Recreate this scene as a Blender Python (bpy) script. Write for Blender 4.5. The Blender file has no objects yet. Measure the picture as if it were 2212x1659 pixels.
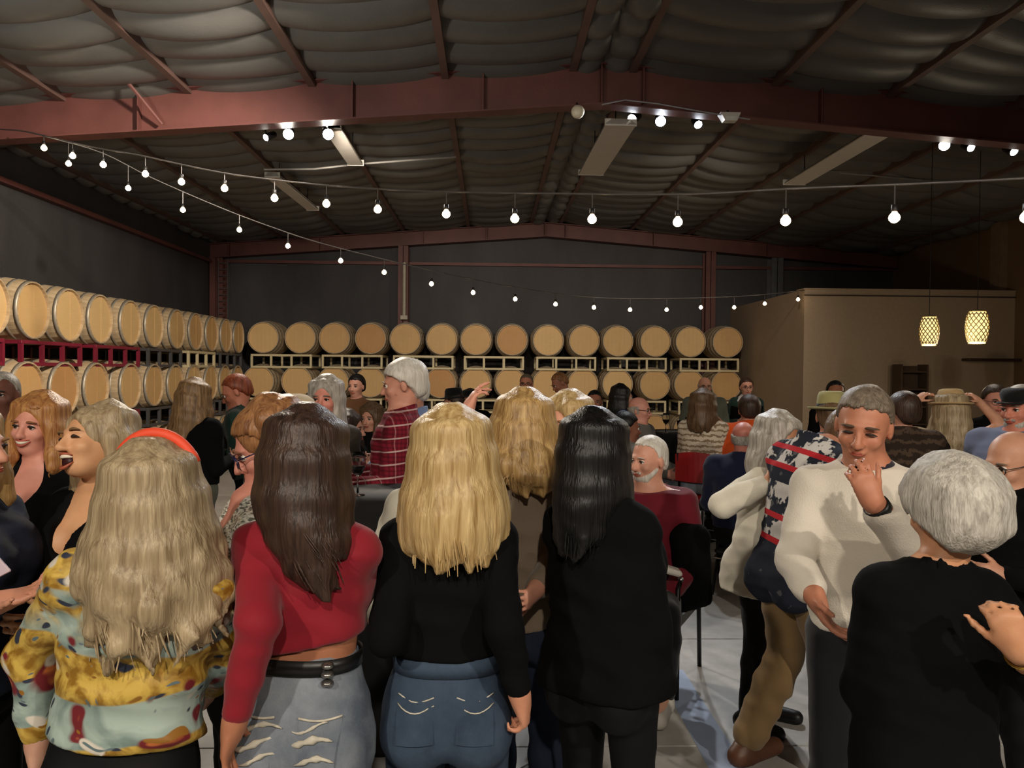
import bpy, math, random, zlib
import numpy as np
from mathutils import Vector, Matrix

random.seed(7)
rng = np.random.default_rng(7)
S = bpy.context.scene
COL = S.collection

# ------------------------------------------------------------------ camera
F_PX, W_PX, H_PX = 1670.0, 2212.0, 1659.0
CAM_Z = 1.70
YAW, PITCH, ROLL = math.radians(1.58), math.radians(1.01), 0.009
cam_d = bpy.data.cameras.new('camera')
cam = bpy.data.objects.new('camera', cam_d)
COL.objects.link(cam)
cam_d.sensor_fit = 'HORIZONTAL'
cam_d.sensor_width = 36.0
cam_d.lens = 36.0 * F_PX / W_PX
cam_d.clip_start, cam_d.clip_end = 0.05, 100
CR = Matrix.Rotation(-YAW, 3, 'Z') @ Matrix.Rotation(math.pi / 2 - PITCH, 3, 'X') @ Matrix.Rotation(ROLL, 3, 'Z')
cam.matrix_world = Matrix.Translation((0, 0, CAM_Z)) @ CR.to_4x4()
S.camera = cam

def ray(px, py):
    return CR @ Vector(((px - W_PX / 2) / F_PX, -(py - H_PX / 2) / F_PX, -1.0))

def at(px, py, D):
    """point in the room at depth D (metres from the camera) that the photograph shows at that pixel"""
    r = ray(px, py)
    return Vector((0, 0, CAM_Z)) + r * (D / r.y)

# ------------------------------------------------------------------ world, exposure, lights
world = bpy.data.worlds.new('world')
S.world = world
world.use_nodes = True
world.node_tree.nodes['Background'].inputs[0].default_value = (0.02, 0.018, 0.016, 1)
world.node_tree.nodes['Background'].inputs[1].default_value = 1.0
S.view_settings.view_transform = 'Standard'
S.view_settings.look = 'None'
S.view_settings.gamma = 1.0
S.view_settings.use_curve_mapping = False
S.view_settings.exposure = 0.12
S.cycles.max_bounces = 6
S.cycles.diffuse_bounces = 4
S.cycles.glossy_bounces = 3
S.cycles.transmission_bounces = 4
S.cycles.sample_clamp_indirect = 4.0
S.cycles.caustics_reflective = False
S.cycles.caustics_refractive = False

def spot(name, loc, target, watts, angle=70, blend=0.6, size=0.06, col=(1, 0.86, 0.7)):
    l = bpy.data.lights.new(name, 'SPOT')
    l.energy = watts
    l.color = col
    l.spot_size = math.radians(angle)
    l.spot_blend = blend
    l.shadow_soft_size = size
    o = bpy.data.objects.new(name, l)
    COL.objects.link(o)
    o.location = loc
    o.rotation_euler = (Vector(target) - Vector(loc)).to_track_quat('-Z', 'Y').to_euler()
    return o

def point(name, loc, watts, size=0.05, col=(1, 0.8, 0.55)):
    l = bpy.data.lights.new(name, 'POINT')
    l.energy = watts
    l.color = col
    l.shadow_soft_size = size
    o = bpy.data.objects.new(name, l)
    COL.objects.link(o)
    o.location = loc
    return o

WARM = (1.0, 0.89, 0.75)
COOL = (0.93, 0.96, 1.0)
# track lamps on the rafter behind the camera, shining on the dance floor
spot('track_lamp', (-2.6, -2.2, 3.9), (-0.8, 2.8, 1.0), 420, 80, 0.8, 0.10, WARM)
spot('track_lamp', (0.2, -2.6, 4.1), (0.4, 3.4, 0.8), 420, 75, 0.8, 0.08, WARM)
spot('track_lamp', (3.4, -2.2, 3.9), (1.8, 3.2, 0.9), 470, 75, 0.8, 0.07, WARM)
# lamps washing the barrel walls
spot('wall_wash_lamp', (-0.8, 5.0, 4.25), (-4.7, 9.0, 1.8), 1150, 75, 0.9, 0.12, WARM)
spot('wall_wash_lamp', (-1.6, 8.2, 4.15), (-1.6, 14.8, 1.6), 420, 80, 0.9, 0.12, WARM)
spot('wall_wash_lamp', (3.0, 8.2, 4.15), (2.2, 14.8, 1.6), 380, 80, 0.9, 0.12, WARM)
# added out-of-view spots turned up to brighten the roof, no fixture modelled
spot('uplight_lamp', (-2.6, 2.6, 2.6), (-2.6, 5.6, 4.6), 330, 95, 1.0, 0.15, (1, 0.95, 0.86))
spot('uplight_lamp', (0.5, -2.0, 2.6), (1.0, 5.5, 4.9), 8, 90, 1.0, 0.15, (1, 0.95, 0.9))

# ------------------------------------------------------------------ materials
def lin(c):
    return tuple(((x / 255) / 12.92 if x / 255 <= 0.04045 else ((x / 255 + 0.055) / 1.055) ** 2.4) for x in c)

MATS = {}
class NT:
    def __init__(s, name):
        s.m = bpy.data.materials.new(name)
        s.m.use_nodes = True
        s.t = s.m.node_tree
        s.b = s.t.nodes['Principled BSDF']
        s.tc = None
    def n(s, typ, **kw):
        x = s.t.nodes.new(typ)
        for k, v in kw.items():
            if k in x.inputs.keys():
                x.inputs[k].default_value = v
            else:
                setattr(x, k, v)
        return x
    def l(s, a, b):
        s.t.links.new(a, b)
    def coord(s, scale=(1, 1, 1), rot=(0, 0, 0), loc=(0, 0, 0), which='Object'):
        if s.tc is None:
            s.tc = s.n('ShaderNodeTexCoord')
        mp = s.n('ShaderNodeMapping')
        mp.inputs['Scale'].default_value = scale
        mp.inputs['Rotation'].default_value = rot
        mp.inputs['Location'].default_value = loc
        s.l(s.tc.outputs[which], mp.inputs['Vector'])
        return mp.outputs['Vector']
    def noise(s, vec, scale=5, detail=3, rough=0.5, dist=0.0):
        x = s.n('ShaderNodeTexNoise')
        x.inputs['Scale'].default_value = scale
        x.inputs['Detail'].default_value = detail
        x.inputs['Roughness'].default_value = rough
        x.inputs['Distortion'].default_value = dist
        if vec is not None:
            s.l(vec, x.inputs['Vector'])
        return x
    def ramp(s, fac, stops, interp='LINEAR'):
        r = s.n('ShaderNodeValToRGB')
        r.color_ramp.interpolation = interp
        els = r.color_ramp.elements
        while len(els) < len(stops):
            els.new(0.5)
        for e, (p, c) in zip(els, stops):
            e.position = p
            e.color = (*c, 1) if len(c) == 3 else c
        s.l(fac, r.inputs['Fac'])
        return r.outputs['Color']
    def mix(s, fac, a, b, mode='MIX'):
        x = s.n('ShaderNodeMix', data_type='RGBA', blend_type=mode)
        for i, v in ((0, fac), (6, a), (7, b)):
            if isinstance(v, (int, float)):
                x.inputs[i].default_value = v
            elif isinstance(v, tuple):
                x.inputs[i].default_value = (*v, 1) if len(v) == 3 else v
            else:
                s.l(v, x.inputs[i])
        return x.outputs[2]
    def math(s, op, a, b=None, c=None):
        x = s.n('ShaderNodeMath', operation=op)
        for i, v in enumerate((a, b, c)):
            if v is None:
                continue
            if isinstance(v, (int, float)):
                x.inputs[i].default_value = v
            else:
                s.l(v, x.inputs[i])
        return x.outputs[0]
    def sep(s, vec):
        x = s.n('ShaderNodeSeparateXYZ')
        s.l(vec, x.inputs[0])
        return x.outputs
    def base(s, c):
        if isinstance(c, tuple):
            s.b.inputs['Base Color'].default_value = (*c, 1)
        else:
            s.l(c, s.b.inputs['Base Color'])
    def bump(s, h, strength=0.3, dist=0.01):
        x = s.n('ShaderNodeBump')
        x.inputs['Strength'].default_value = strength
        x.inputs['Distance'].default_value = dist
        s.l(h, x.inputs['Height'])
        s.l(x.outputs['Normal'], s.b.inputs['Normal'])
    def set(s, rough=0.6, metal=0.0, spec=0.5, **kw):
        s.b.inputs['Roughness'].default_value = rough
        s.b.inputs['Metallic'].default_value = metal
        s.b.inputs['Specular IOR Level'].default_value = spec
        for k, v in kw.items():
            s.b.inputs[k.replace('_', ' ')].default_value = v
        return s.m

def scl(c, k):
    return tuple(min(1.0, x * k) for x in c)

def plain(name, rgb, rough=0.6, metal=0.0, var=0.15, scale=8, spec=0.5, bump=0.0, bscale=40):
    if name in MATS:
        return MATS[name]
    t = NT(name)
    c = lin(rgb)
    n = t.noise(t.coord(), scale, 3)
    t.base(t.ramp(n.outputs['Fac'], [(0.3, scl(c, 1 - var)), (0.7, scl(c, 1 + var))]))
    if bump:
        t.bump(t.noise(t.coord(), bscale, 2).outputs['Fac'], bump, 0.01)
    MATS[name] = t.set(rough, metal, spec)
    return MATS[name]

def cloth(name, rgb, rough=0.9, var=0.12, weave=350, bump=0.25, sheen=0.15, spec=0.2):
    if name in MATS:
        return MATS[name]
    t = NT(name)
    c = lin(rgb)
    n = t.noise(t.coord(), 6, 4)
    t.base(t.ramp(n.outputs['Fac'], [(0.3, scl(c, 1 - var)), (0.7, scl(c, 1 + var))]))
    t.bump(t.noise(t.coord(), weave, 1).outputs['Fac'], bump, 0.003)
    MATS[name] = t.set(rough, 0, spec, Sheen_Weight=sheen)
    return MATS[name]

def hairmat(name, dark, light, rough=0.42, zs=0.07, scale=55, spec=0.35, roots=None):
    if name in MATS:
        return MATS[name]
    t = NT(name)
    v = t.coord((1, 1, zs))
    n = t.noise(v, scale, 3, 0.6, 0.6)
    n2 = t.noise(t.coord((1, 1, 0.25)), 14, 2)
    c = t.ramp(n.outputs['Fac'], [(0.33, lin(dark)), (0.68, lin(light))])
    c = t.mix(t.math('MULTIPLY', n2.outputs['Fac'], 0.55), c, scl(lin(dark), 1.15))
    t.base(c)
    t.bump(t.noise(t.coord((1, 1, zs * 0.7)), scale * 3, 2).outputs['Fac'], 0.55, 0.006)
    MATS[name] = t.set(rough, 0, spec)
    return MATS[name]

def skinmat(name, rgb, rough=0.5):
    if name in MATS:
        return MATS[name]
    t = NT(name)
    c = lin(rgb)
    n = t.noise(t.coord(), 22, 4)
    t.base(t.ramp(n.outputs['Fac'], [(0.3, (c[0] * 0.92, c[1] * 0.86, c[2] * 0.84)), (0.7, (c[0] * 1.05, c[1] * 1.05, c[2] * 1.05))]))
    t.bump(t.noise(t.coord(), 220, 2).outputs['Fac'], 0.12, 0.002)
    MATS[name] = t.set(rough, 0, 0.4)
    return MATS[name]

def glow(name, rgb, strength):
    if name in MATS:
        return MATS[name]
    t = NT(name)
    t.base(lin(rgb))
    t.b.inputs['Emission Color'].default_value = (*lin(rgb), 1)
    t.b.inputs['Emission Strength'].default_value = strength
    MATS[name] = t.m
    return t.m

def glassmat(name, rgb=(235, 240, 240), rough=0.05, ior=1.45):
    if name in MATS:
        return MATS[name]
    t = NT(name)
    t.base(lin(rgb))
    t.b.inputs['Transmission Weight'].default_value = 1.0
    t.b.inputs['IOR'].default_value = ior
    MATS[name] = t.set(rough)
    return MATS[name]

# ------------------------------------------------------------------ scene tree helpers
def tag(o, label=None, cat=None, group=None, kind=None):
    if label: o['label'] = label
    if cat: o['category'] = cat
    if group: o['group'] = group
    if kind: o['kind'] = kind
    return o

def empty(name, loc, label=None, cat=None, group=None, rz=0.0):
    o = bpy.data.objects.new(name, None)
    COL.objects.link(o)
    o.location = loc
    o.rotation_euler = (0, 0, rz)
    o.empty_display_size = 0.1
    return tag(o, label, cat, group)

def mesh_obj(name, V, Fc, mat, parent=None, smooth=False, loc=None, mats=None, mi=None):
    me = bpy.data.meshes.new(name)
    me.from_pydata([tuple(v) for v in V], [], Fc)
    for m in (mats or [mat]):
        me.materials.append(m)
    if mi is not None:
        me.polygons.foreach_set('material_index', mi)
    if smooth:
        me.polygons.foreach_set('use_smooth', [True] * len(me.polygons))
    me.update()
    o = bpy.data.objects.new(name, me)
    COL.objects.link(o)
    if parent is not None: o.parent = parent
    if loc is not None: o.location = loc
    return o

def dup(root, loc=None, rz=None, label=None, group=None):
    r = root.copy(); COL.objects.link(r)
    if loc is not None: r.location = loc
    if rz is not None: r.rotation_euler = (0, 0, rz)
    if label: r['label'] = label
    if group: r['group'] = group
    for ch in root.children:
        c = ch.copy(); COL.objects.link(c); c.parent = r
        for g in ch.children:
            d = g.copy(); COL.objects.link(d); d.parent = c
    return r

class MB:
    def __init__(s):
        s.V, s.F = [], []
    def box(s, lo, hi, M=None, bev=0.0):
        n = len(s.V)
        x0, y0, z0 = lo; x1, y1, z1 = hi
        if bev > 0:
            b = min(bev, (x1 - x0) / 2.5, (y1 - y0) / 2.5, (z1 - z0) / 2.5)
            # chamfered along the vertical-most edges: octagon in xy plus inset top and bottom
            ring = [(x0 + b, y0), (x1 - b, y0), (x1, y0 + b), (x1, y1 - b), (x1 - b, y1), (x0 + b, y1), (x0, y1 - b), (x0, y0 + b)]
            cx, cy = (x0 + x1) / 2, (y0 + y1) / 2
            def ins(p):
                return (p[0] + (b if p[0] < cx else -b) * 0.8, p[1] + (b if p[1] < cy else -b) * 0.8)
            P = [(*ins(p), z0) for p in ring] + [(*p, z0 + b) for p in ring] + [(*p, z1 - b) for p in ring] + [(*ins(p), z1) for p in ring]
            fs = [tuple(range(7, -1, -1)), tuple(range(24, 32))]
            for r in range(3):
                for i in range(8):
                    j = (i + 1) % 8
                    fs.append((r * 8 + i, r * 8 + j, r * 8 + 8 + j, r * 8 + 8 + i))
        else:
            P = [(x0, y0, z0), (x1, y0, z0), (x1, y1, z0), (x0, y1, z0), (x0, y0, z1), (x1, y0, z1), (x1, y1, z1), (x0, y1, z1)]
            fs = [(3, 2, 1, 0), (4, 5, 6, 7), (0, 1, 5, 4), (1, 2, 6, 5), (2, 3, 7, 6), (3, 0, 4, 7)]
        for p in P:
            s.V.append(tuple(M @ Vector(p)) if M is not None else p)
        s.F += [tuple(n + i for i in f) for f in fs]
        return s
    def tube(s, pts, r, seg=8, caps=True):
        pts = [Vector(p) for p in pts]
        rr = r if isinstance(r, (list, tuple)) else [r] * len(pts)
        n0 = len(s.V)
        up = Vector((0, 0, 1))
        prev = None
        for i, p in enumerate(pts):
            a = pts[max(i - 1, 0)]; b = pts[min(i + 1, len(pts) - 1)]
            d = (b - a).normalized() if (b - a).length > 1e-9 else up
            if prev is None:
                q = d.orthogonal().normalized()
            else:
                q = (prev - d * prev.dot(d))
                q = q.normalized() if q.length > 1e-6 else d.orthogonal().normalized()
            prev = q
            w = d.cross(q)
            for k in range(seg):
                a_ = 2 * math.pi * k / seg
                s.V.append(tuple(p + (q * math.cos(a_) + w * math.sin(a_)) * rr[i]))
        for i in range(len(pts) - 1):
            for k in range(seg):
                k2 = (k + 1) % seg
                s.F.append((n0 + i * seg + k, n0 + i * seg + k2, n0 + (i + 1) * seg + k2, n0 + (i + 1) * seg + k))
        if caps:
            s.F.append(tuple(n0 + k for k in range(seg - 1, -1, -1)))
            s.F.append(tuple(n0 + (len(pts) - 1) * seg + k for k in range(seg)))
        return s
    def lathe(s, prof, seg=24, M=None, closed=False):
        n0 = len(s.V)
        for (r, z) in prof:
            for k in range(seg):
                a = 2 * math.pi * k / seg
                p = Vector((r * math.cos(a), r * math.sin(a), z))
                s.V.append(tuple(M @ p) if M is not None else tuple(p))
        n = len(prof)
        for i in range(n - 1 if not closed else n):
            j = (i + 1) % n
            for k in range(seg):
                k2 = (k + 1) % seg
                s.F.append((n0 + i * seg + k, n0 + i * seg + k2, n0 + j * seg + k2, n0 + j * seg + k))
        if not closed:
            if prof[0][0] > 1e-6: s.F.append(tuple(n0 + k for k in range(seg - 1, -1, -1)))
            if prof[-1][0] > 1e-6: s.F.append(tuple(n0 + (n - 1) * seg + k for k in range(seg)))
        return s
    def ball(s, c, r, seg=12, rings=8):
        rr = r if isinstance(r, (tuple, list)) else (r, r, r)
        M = Matrix.Translation(c) @ Matrix.Diagonal((*rr, 1))
        return s.lathe([(max(math.sin(math.pi * i / rings), 1e-4), -math.cos(math.pi * i / rings)) for i in range(rings + 1)], seg, M)
    def build(s, name, mat, parent=None, smooth=False, loc=None):
        return mesh_obj(name, s.V, s.F, mat, parent, smooth, loc)
# ------------------------------------------------------------------ implicit surfaces for people, hair and clothes
class SDF:
    def __init__(s, lo, hi, h):
        s.h = h
        lo = np.array(lo, float) - 2.5 * h
        hi = np.array(hi, float) + 2.5 * h
        n = np.ceil((hi - lo) / h).astype(int) + 1
        s.lo = lo
        s.ax = [(lo[i] + h * np.arange(n[i])).astype(np.float32) for i in range(3)]
        s.F = np.full(tuple(n), 0.09, np.float32)
    def _blk(s, lo, hi):
        i0 = np.maximum(np.floor((np.array(lo) - s.lo) / s.h).astype(int), 0)
        i1 = np.minimum(np.ceil((np.array(hi) - s.lo) / s.h).astype(int) + 1, s.F.shape)
        if np.any(i1 - i0 < 1): return None
        sl = tuple(slice(a, b) for a, b in zip(i0, i1))
        X = s.ax[0][sl[0]][:, None, None]; Y = s.ax[1][sl[1]][None, :, None]; Z = s.ax[2][sl[2]][None, None, :]
        return sl, X, Y, Z
    def put(s, lo, hi, fn, k=0.01, op='u'):
        m = max(k, 2 * s.h) + s.h
        b = s._blk([x - m for x in lo], [x + m for x in hi])
        if b is None: return
        sl, X, Y, Z = b
        d = fn(X, Y, Z)
        f = s.F[sl]
        if op == 'u':
            if k > 0:
                q = np.maximum(k - np.abs(f - d), 0) / k
                s.F[sl] = np.minimum(f, d) - q * q * k * 0.25
            else:
                s.F[sl] = np.minimum(f, d)
        else:
            d = -d
            if k > 0:
                q = np.maximum(k - np.abs(f - d), 0) / k
                s.F[sl] = np.maximum(f, d) + q * q * k * 0.25
            else:
                s.F[sl] = np.maximum(f, d)
    def cap(s, a, b, ra, rb, k=0.01, op='u'):
        a = np.array(a, float); b = np.array(b, float); ab = b - a
        L2 = max(float(ab @ ab), 1e-9); R = max(ra, rb)
        def fn(X, Y, Z):
            x, y, z = X - a[0], Y - a[1], Z - a[2]
            t = np.clip((x * ab[0] + y * ab[1] + z * ab[2]) / L2, 0, 1)
            return np.sqrt((x - t * ab[0]) ** 2 + (y - t * ab[1]) ** 2 + (z - t * ab[2]) ** 2) - (ra + (rb - ra) * t)
        s.put(np.minimum(a, b) - R, np.maximum(a, b) + R, fn, k, op)
    def chain(s, pts, rs, k=0.01):
        for i in range(len(pts) - 1):
            s.cap(pts[i], pts[i + 1], rs[i], rs[i + 1], k)
    def ell(s, c, r, M=None, k=0.01, op='u'):
        c = np.array(c, float)
        A = np.eye(3) if M is None else np.array(M, float)   # rows: local axes
        R = max(r)
        def fn(X, Y, Z):
            x, y, z = X - c[0], Y - c[1], Z - c[2]
            u = [(A[i][0] * x + A[i][1] * y + A[i][2] * z) / r[i] for i in range(3)]
            k0 = np.sqrt(u[0] ** 2 + u[1] ** 2 + u[2] ** 2) + 1e-6
            k1 = np.sqrt((u[0] / r[0]) ** 2 + (u[1] / r[1]) ** 2 + (u[2] / r[2]) ** 2) + 1e-6
            return k0 * (k0 - 1) / k1
        s.put(c - R, c + R, fn, k, op)
    def half(s, p, n, k=0.006):
        """keep the side of the plane that n points away from"""
        n = np.array(n, float); n /= np.linalg.norm(n)
        X = s.ax[0][:, None, None]; Y = s.ax[1][None, :, None]; Z = s.ax[2][None, None, :]
        d = ((X - p[0]) * n[0] + (Y - p[1]) * n[1] + (Z - p[2]) * n[2]).astype(np.float32)
        q = np.maximum(k - np.abs(s.F - d), 0) / k
        s.F = np.maximum(s.F, d) + q * q * k * 0.25
    def ripple(s, amp, waves, seed=0):
        r = np.random.default_rng(seed)
        X = s.ax[0][:, None, None]; Y = s.ax[1][None, :, None]; Z = s.ax[2][None, None, :]
        out = 0
        for (kx, ky, kz, a) in waves:
            ph = r.uniform(0, 6.28, 4)
            q = .5 * (kx * X + ky * Y + kz * Z + ph[0] + 1.6 * np.sin(9 * X + 5 * Z + ph[1]) + 1.3 * np.sin(8 * Y - 6 * Z + ph[2]))
            out = out + a * (1.6 * np.abs(np.sin(q)) - 1.0) * (1 + .6 * np.sin(7 * X - 5 * Y + 6 * Z + ph[3]))
        s.F = s.F + (amp * out).astype(np.float32)
    def mesh(s):
        F = s.F
        F[0], F[-1], F[:, 0], F[:, -1], F[:, :, 0], F[:, :, -1] = 1, 1, 1, 1, 1, 1
        I = F < 0
        c = sum(I[a:I.shape[0] - 1 + a, b:I.shape[1] - 1 + b, d:I.shape[2] - 1 + d].astype(np.int8)
                for a in (0, 1) for b in (0, 1) for d in (0, 1))
        act = (c > 0) & (c < 8)
        ii, jj, kk = np.nonzero(act)
        n = len(ii)
        idx = np.full(act.shape, -1, np.int32)
        idx[ii, jj, kk] = np.arange(n)
        P = np.zeros((n, 3)); Wt = np.zeros(n)
        cor = [(a, b, d) for a in (0, 1) for b in (0, 1) for d in (0, 1)]
        val = {q: F[ii + q[0], jj + q[1], kk + q[2]] for q in cor}
        for q in cor:
            for ax in range(3):
                if q[ax] == 0:
                    e = list(q); e[ax] = 1; e = tuple(e)
                    fa, fb = val[q], val[e]
                    m = (fa < 0) != (fb < 0)
                    t = np.where(m, fa / np.where(m, fa - fb, 1), 0)
                    w = m.astype(float)
                    for x in range(3):
                        P[:, x] += w * (q[x] + (t if x == ax else 0))
                    Wt += w
        P /= Wt[:, None]
        P += np.stack([ii, jj, kk], 1)
        V = s.lo + P * s.h
        quads = []
        for ax in range(3):
            A = [slice(None)] * 3; B = [slice(None)] * 3
            A[ax] = slice(0, -1); B[ax] = slice(1, None)
            ch = I[tuple(A)] != I[tuple(B)]
            o1, o2 = (ax + 1) % 3, (ax + 2) % 3
            e = np.stack(np.nonzero(ch), 1)
            inside = I[tuple(A)][ch]
            def cell(d1, d2):
                q = e.copy(); q[:, o1] += d1; q[:, o2] += d2
                return idx[q[:, 0], q[:, 1], q[:, 2]]
            q = np.stack([cell(-1, -1), cell(0, -1), cell(0, 0), cell(-1, 0)], 1)
            q[~inside] = q[~inside][:, ::-1]
            quads.append(q)
        return V, np.concatenate(quads)
    def obj(s, name, mat, parent=None, mats=None):
        V, Q = s.mesh()
        me = bpy.data.meshes.new(name)
        if len(V):
            me.vertices.add(len(V)); me.vertices.foreach_set('co', V.astype(np.float32).ravel())
            nq = len(Q)
            me.loops.add(nq * 4); me.loops.foreach_set('vertex_index', Q.astype(np.int32).ravel())
            me.polygons.add(nq)
            me.polygons.foreach_set('loop_start', np.arange(0, nq * 4, 4, dtype=np.int32))
            me.polygons.foreach_set('use_smooth', np.ones(nq, bool))
            me.update(calc_edges=True)
        me.materials.append(mat)
        o = bpy.data.objects.new(name, me)
        COL.objects.link(o)
        if parent is not None: o.parent = parent
        return o

FEM = [(.44, .07, .05, 0), (.475, .100, .066, -.004), (.505, .108, .072, -.006), (.54, .106, .070, -.004), (.58, .094, .062, 0), (.63, .080, .056, .002),
       (.68, .084, .060, .002), (.73, .092, .066, .004), (.77, .092, .062, .002), (.795, .084, .054, -.004), (.818, .060, .045, -.008), (.84, .038, .036, -.008), (.862, .032, .034, -.006)]
MAL = [(.44, .07, .05, 0), (.475, .092, .064, -.002), (.505, .098, .068, -.002), (.54, .099, .068, 0), (.58, .097, .068, .004), (.63, .096, .068, .006),
       (.68, .100, .070, .004), (.73, .105, .072, .002), (.77, .106, .070, 0), (.795, .098, .060, -.004), (.818, .072, .050, -.008), (.84, .044, .041, -.008), (.862, .038, .040, -.006)]
HIP = .525

def nrm(v):
    v = np.array(v, float)
    return v / max(np.linalg.norm(v), 1e-9)

HANG = ((.16, .02, -1), (.06, .22, -1))
BENT = ((.25, -.1, -1), (-.35, 1, .15))
LAP = ((.18, .25, -1), (-.35, 1, -.25))
BODIES = []
class Person:
    def __init__(s, label, px, py, D, face=180, h=None, sex='f', lean=0, tilt=0, sit=False, skin=(214, 160, 130), res=.011,
                 head=(0, 0, 0), L=HANG, R=HANG, hand=None, bulk=1.0, hairtop=.018, hs=None, cat='person', foot_z=0.0, legs=None, knee_out=.06, root_dy=0, mouth='closed', sw=None, jaw=1.0, nf=0.0):
        s.label, s.sex, s.res, s.bulk, s.face = label, sex, res, bulk, face
        a = math.radians(face)
        s.f0 = np.array((-math.sin(a), -math.cos(a), 0.0)); s.l = np.array((math.cos(a), -math.sin(a), 0.0))
        th, ti = math.radians(lean), math.radians(tilt)
        z = np.array((0, 0, 1.0))
        s.u = nrm(math.cos(th) * z + math.sin(th) * s.f0 + math.sin(ti) * s.l)
        s.f = nrm(s.f0 - s.u * (s.f0 @ s.u))
        s.l = np.cross(s.u, s.f) * (1 if np.cross(s.u, s.f) @ s.l > 0 else -1)
        T = np.array(at(px, py, D))
        s.hs = hs or (.98 if sex == 'f' else 1.05)
        s.ht = hairtop
        if h is None:
            h = (T[2] - hairtop) / (HIP + (1 - HIP) * s.u[2]) if not sit else (1.62 if sex == 'f' else 1.74)
        s.h = h
        topd = (1 - HIP) * h + hairtop * .5
        hipw = T - s.u * topd - s.f0 * nf
        s.root = np.array((hipw[0], hipw[1], 0.0)) if not sit else np.array((hipw[0], hipw[1], 0.0))
        s.O = empty('person', tuple(s.root), label, cat)
        s.hip = hipw - s.root
        if not sit: s.hip[2] = HIP * h
        T = T - s.root
        s.T = T
        # head frame
        yaw, pit, rol = [math.radians(x) for x in head]
        b = math.radians(face) + yaw
        hf = np.array((-math.sin(b), -math.cos(b), 0.0)); hl = np.array((math.cos(b), -math.sin(b), 0.0))
        hu = nrm(z * .75 + s.u * .25)
        hu2 = math.cos(pit) * hu + math.sin(pit) * hf
        hl2 = hl
        hu2 = nrm(math.cos(rol) * hu2 + math.sin(rol) * hl)
        s.hf = nrm(hf - hu2 * (hf @ hu2)); s.hu = hu2
        s.hl = np.cross(s.hu, s.hf); s.hl = s.hl if s.hl @ hl > 0 else -s.hl
        s.hc = T - s.hu * (.113 * s.hs + hairtop * .6)
        s.jaw = jaw
        s.neck = s.tp(0, -.008, .848)
        w = sw if sw else (.088 if sex == 'f' else .106)
        s.sw = w * (1 + (bulk - 1) * .6)
        s.sh = {'L': s.tp(s.sw, -.005, .797), 'R': s.tp(-s.sw, -.005, .797)}
        s.el, s.wr, s.hd, s.hn = {}, {}, {}, {}
        hand = hand or {}
        s.hand = hand
        for sd, spec in (('L', L), ('R', R)):
            sg = 1 if sd == 'L' else -1
            def vec(o):
                return nrm(s.l * sg * o[0] + s.f0 * o[1] + z * o[2])
            if spec[0] == 'px':
                s.el[sd] = np.array(at(*spec[1])) - s.root
                s.wr[sd] = np.array(at(*spec[2])) - s.root
            else:
                s.el[sd] = s.sh[sd] + vec(spec[0]) * .178 * h
                s.wr[sd] = s.el[sd] + vec(spec[1]) * .152 * h
            H = hand.get(sd, {})
            fd = nrm(s.wr[sd] - s.el[sd])
            d = vec(H['d']) if 'd' in H else fd
            n = vec(H['n']) if 'n' in H else nrm(-s.l * sg + s.f0 * .15)
            n = nrm(n - d * (n @ d))
            s.hd[sd], s.hn[sd] = d, n
        # legs
        s.kn, s.an, s.hj, s.fd = {}, {}, {}, {}
        for sd in 'LR':
            sg = 1 if sd == 'L' else -1
            s.hj[sd] = s.hip + s.l * sg * .052 * h - s.u * .005 * h
            s.fd[sd] = nrm(s.f0 + s.l * sg * .15)
            if legs and sd in legs:
                k, an = legs[sd]
                base = s.hip.copy(); base[2] = 0
                s.kn[sd] = base + s.l * sg * k[0] * h + s.f0 * k[1] * h + z * k[2] * h
                s.an[sd] = base + s.l * sg * an[0] * h + s.f0 * an[1] * h + z * an[2] * h
            elif sit:
                s.kn[sd] = s.hj[sd] + s.f0 * .245 * h + s.l * sg * knee_out * h + z * (-.01)
                ank = s.kn[sd] + s.f0 * .01 * h
                ank[2] = max(foot_z + .05 * h, s.kn[sd][2] - .27 * h)
                s.an[sd] = ank
            else:
                base = s.hip.copy(); base[2] = 0
                s.kn[sd] = base + s.l * sg * .056 * h + s.f0 * .012 * h + z * .285 * h
                s.an[sd] = base + s.l * sg * .06 * h - s.f0 * .012 * h + z * .045 * h
        s.prof = FEM if sex == 'f' else MAL
        s.skin = skinmat('skin_%d_%d_%d' % skin, skin)
        s.lipc = tuple(int(c * k) for c, k in zip(skin, (.80, .55, .52)))
        s.mouth = mouth
        s.body()

    def tp(s, a, b, t):
        """torso point: a left, b front (fractions of height), t height along the spine"""
        return s.hip + s.u * (t - HIP) * s.h + s.l * a * s.h + s.f * b * s.h
    def hp(s, a, b, c):
        return s.hc + (s.hl * a + s.hf * b + s.hu * c) * s.hs
    def HM(s):
        return np.stack([s.hl, s.hf, s.hu])
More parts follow.
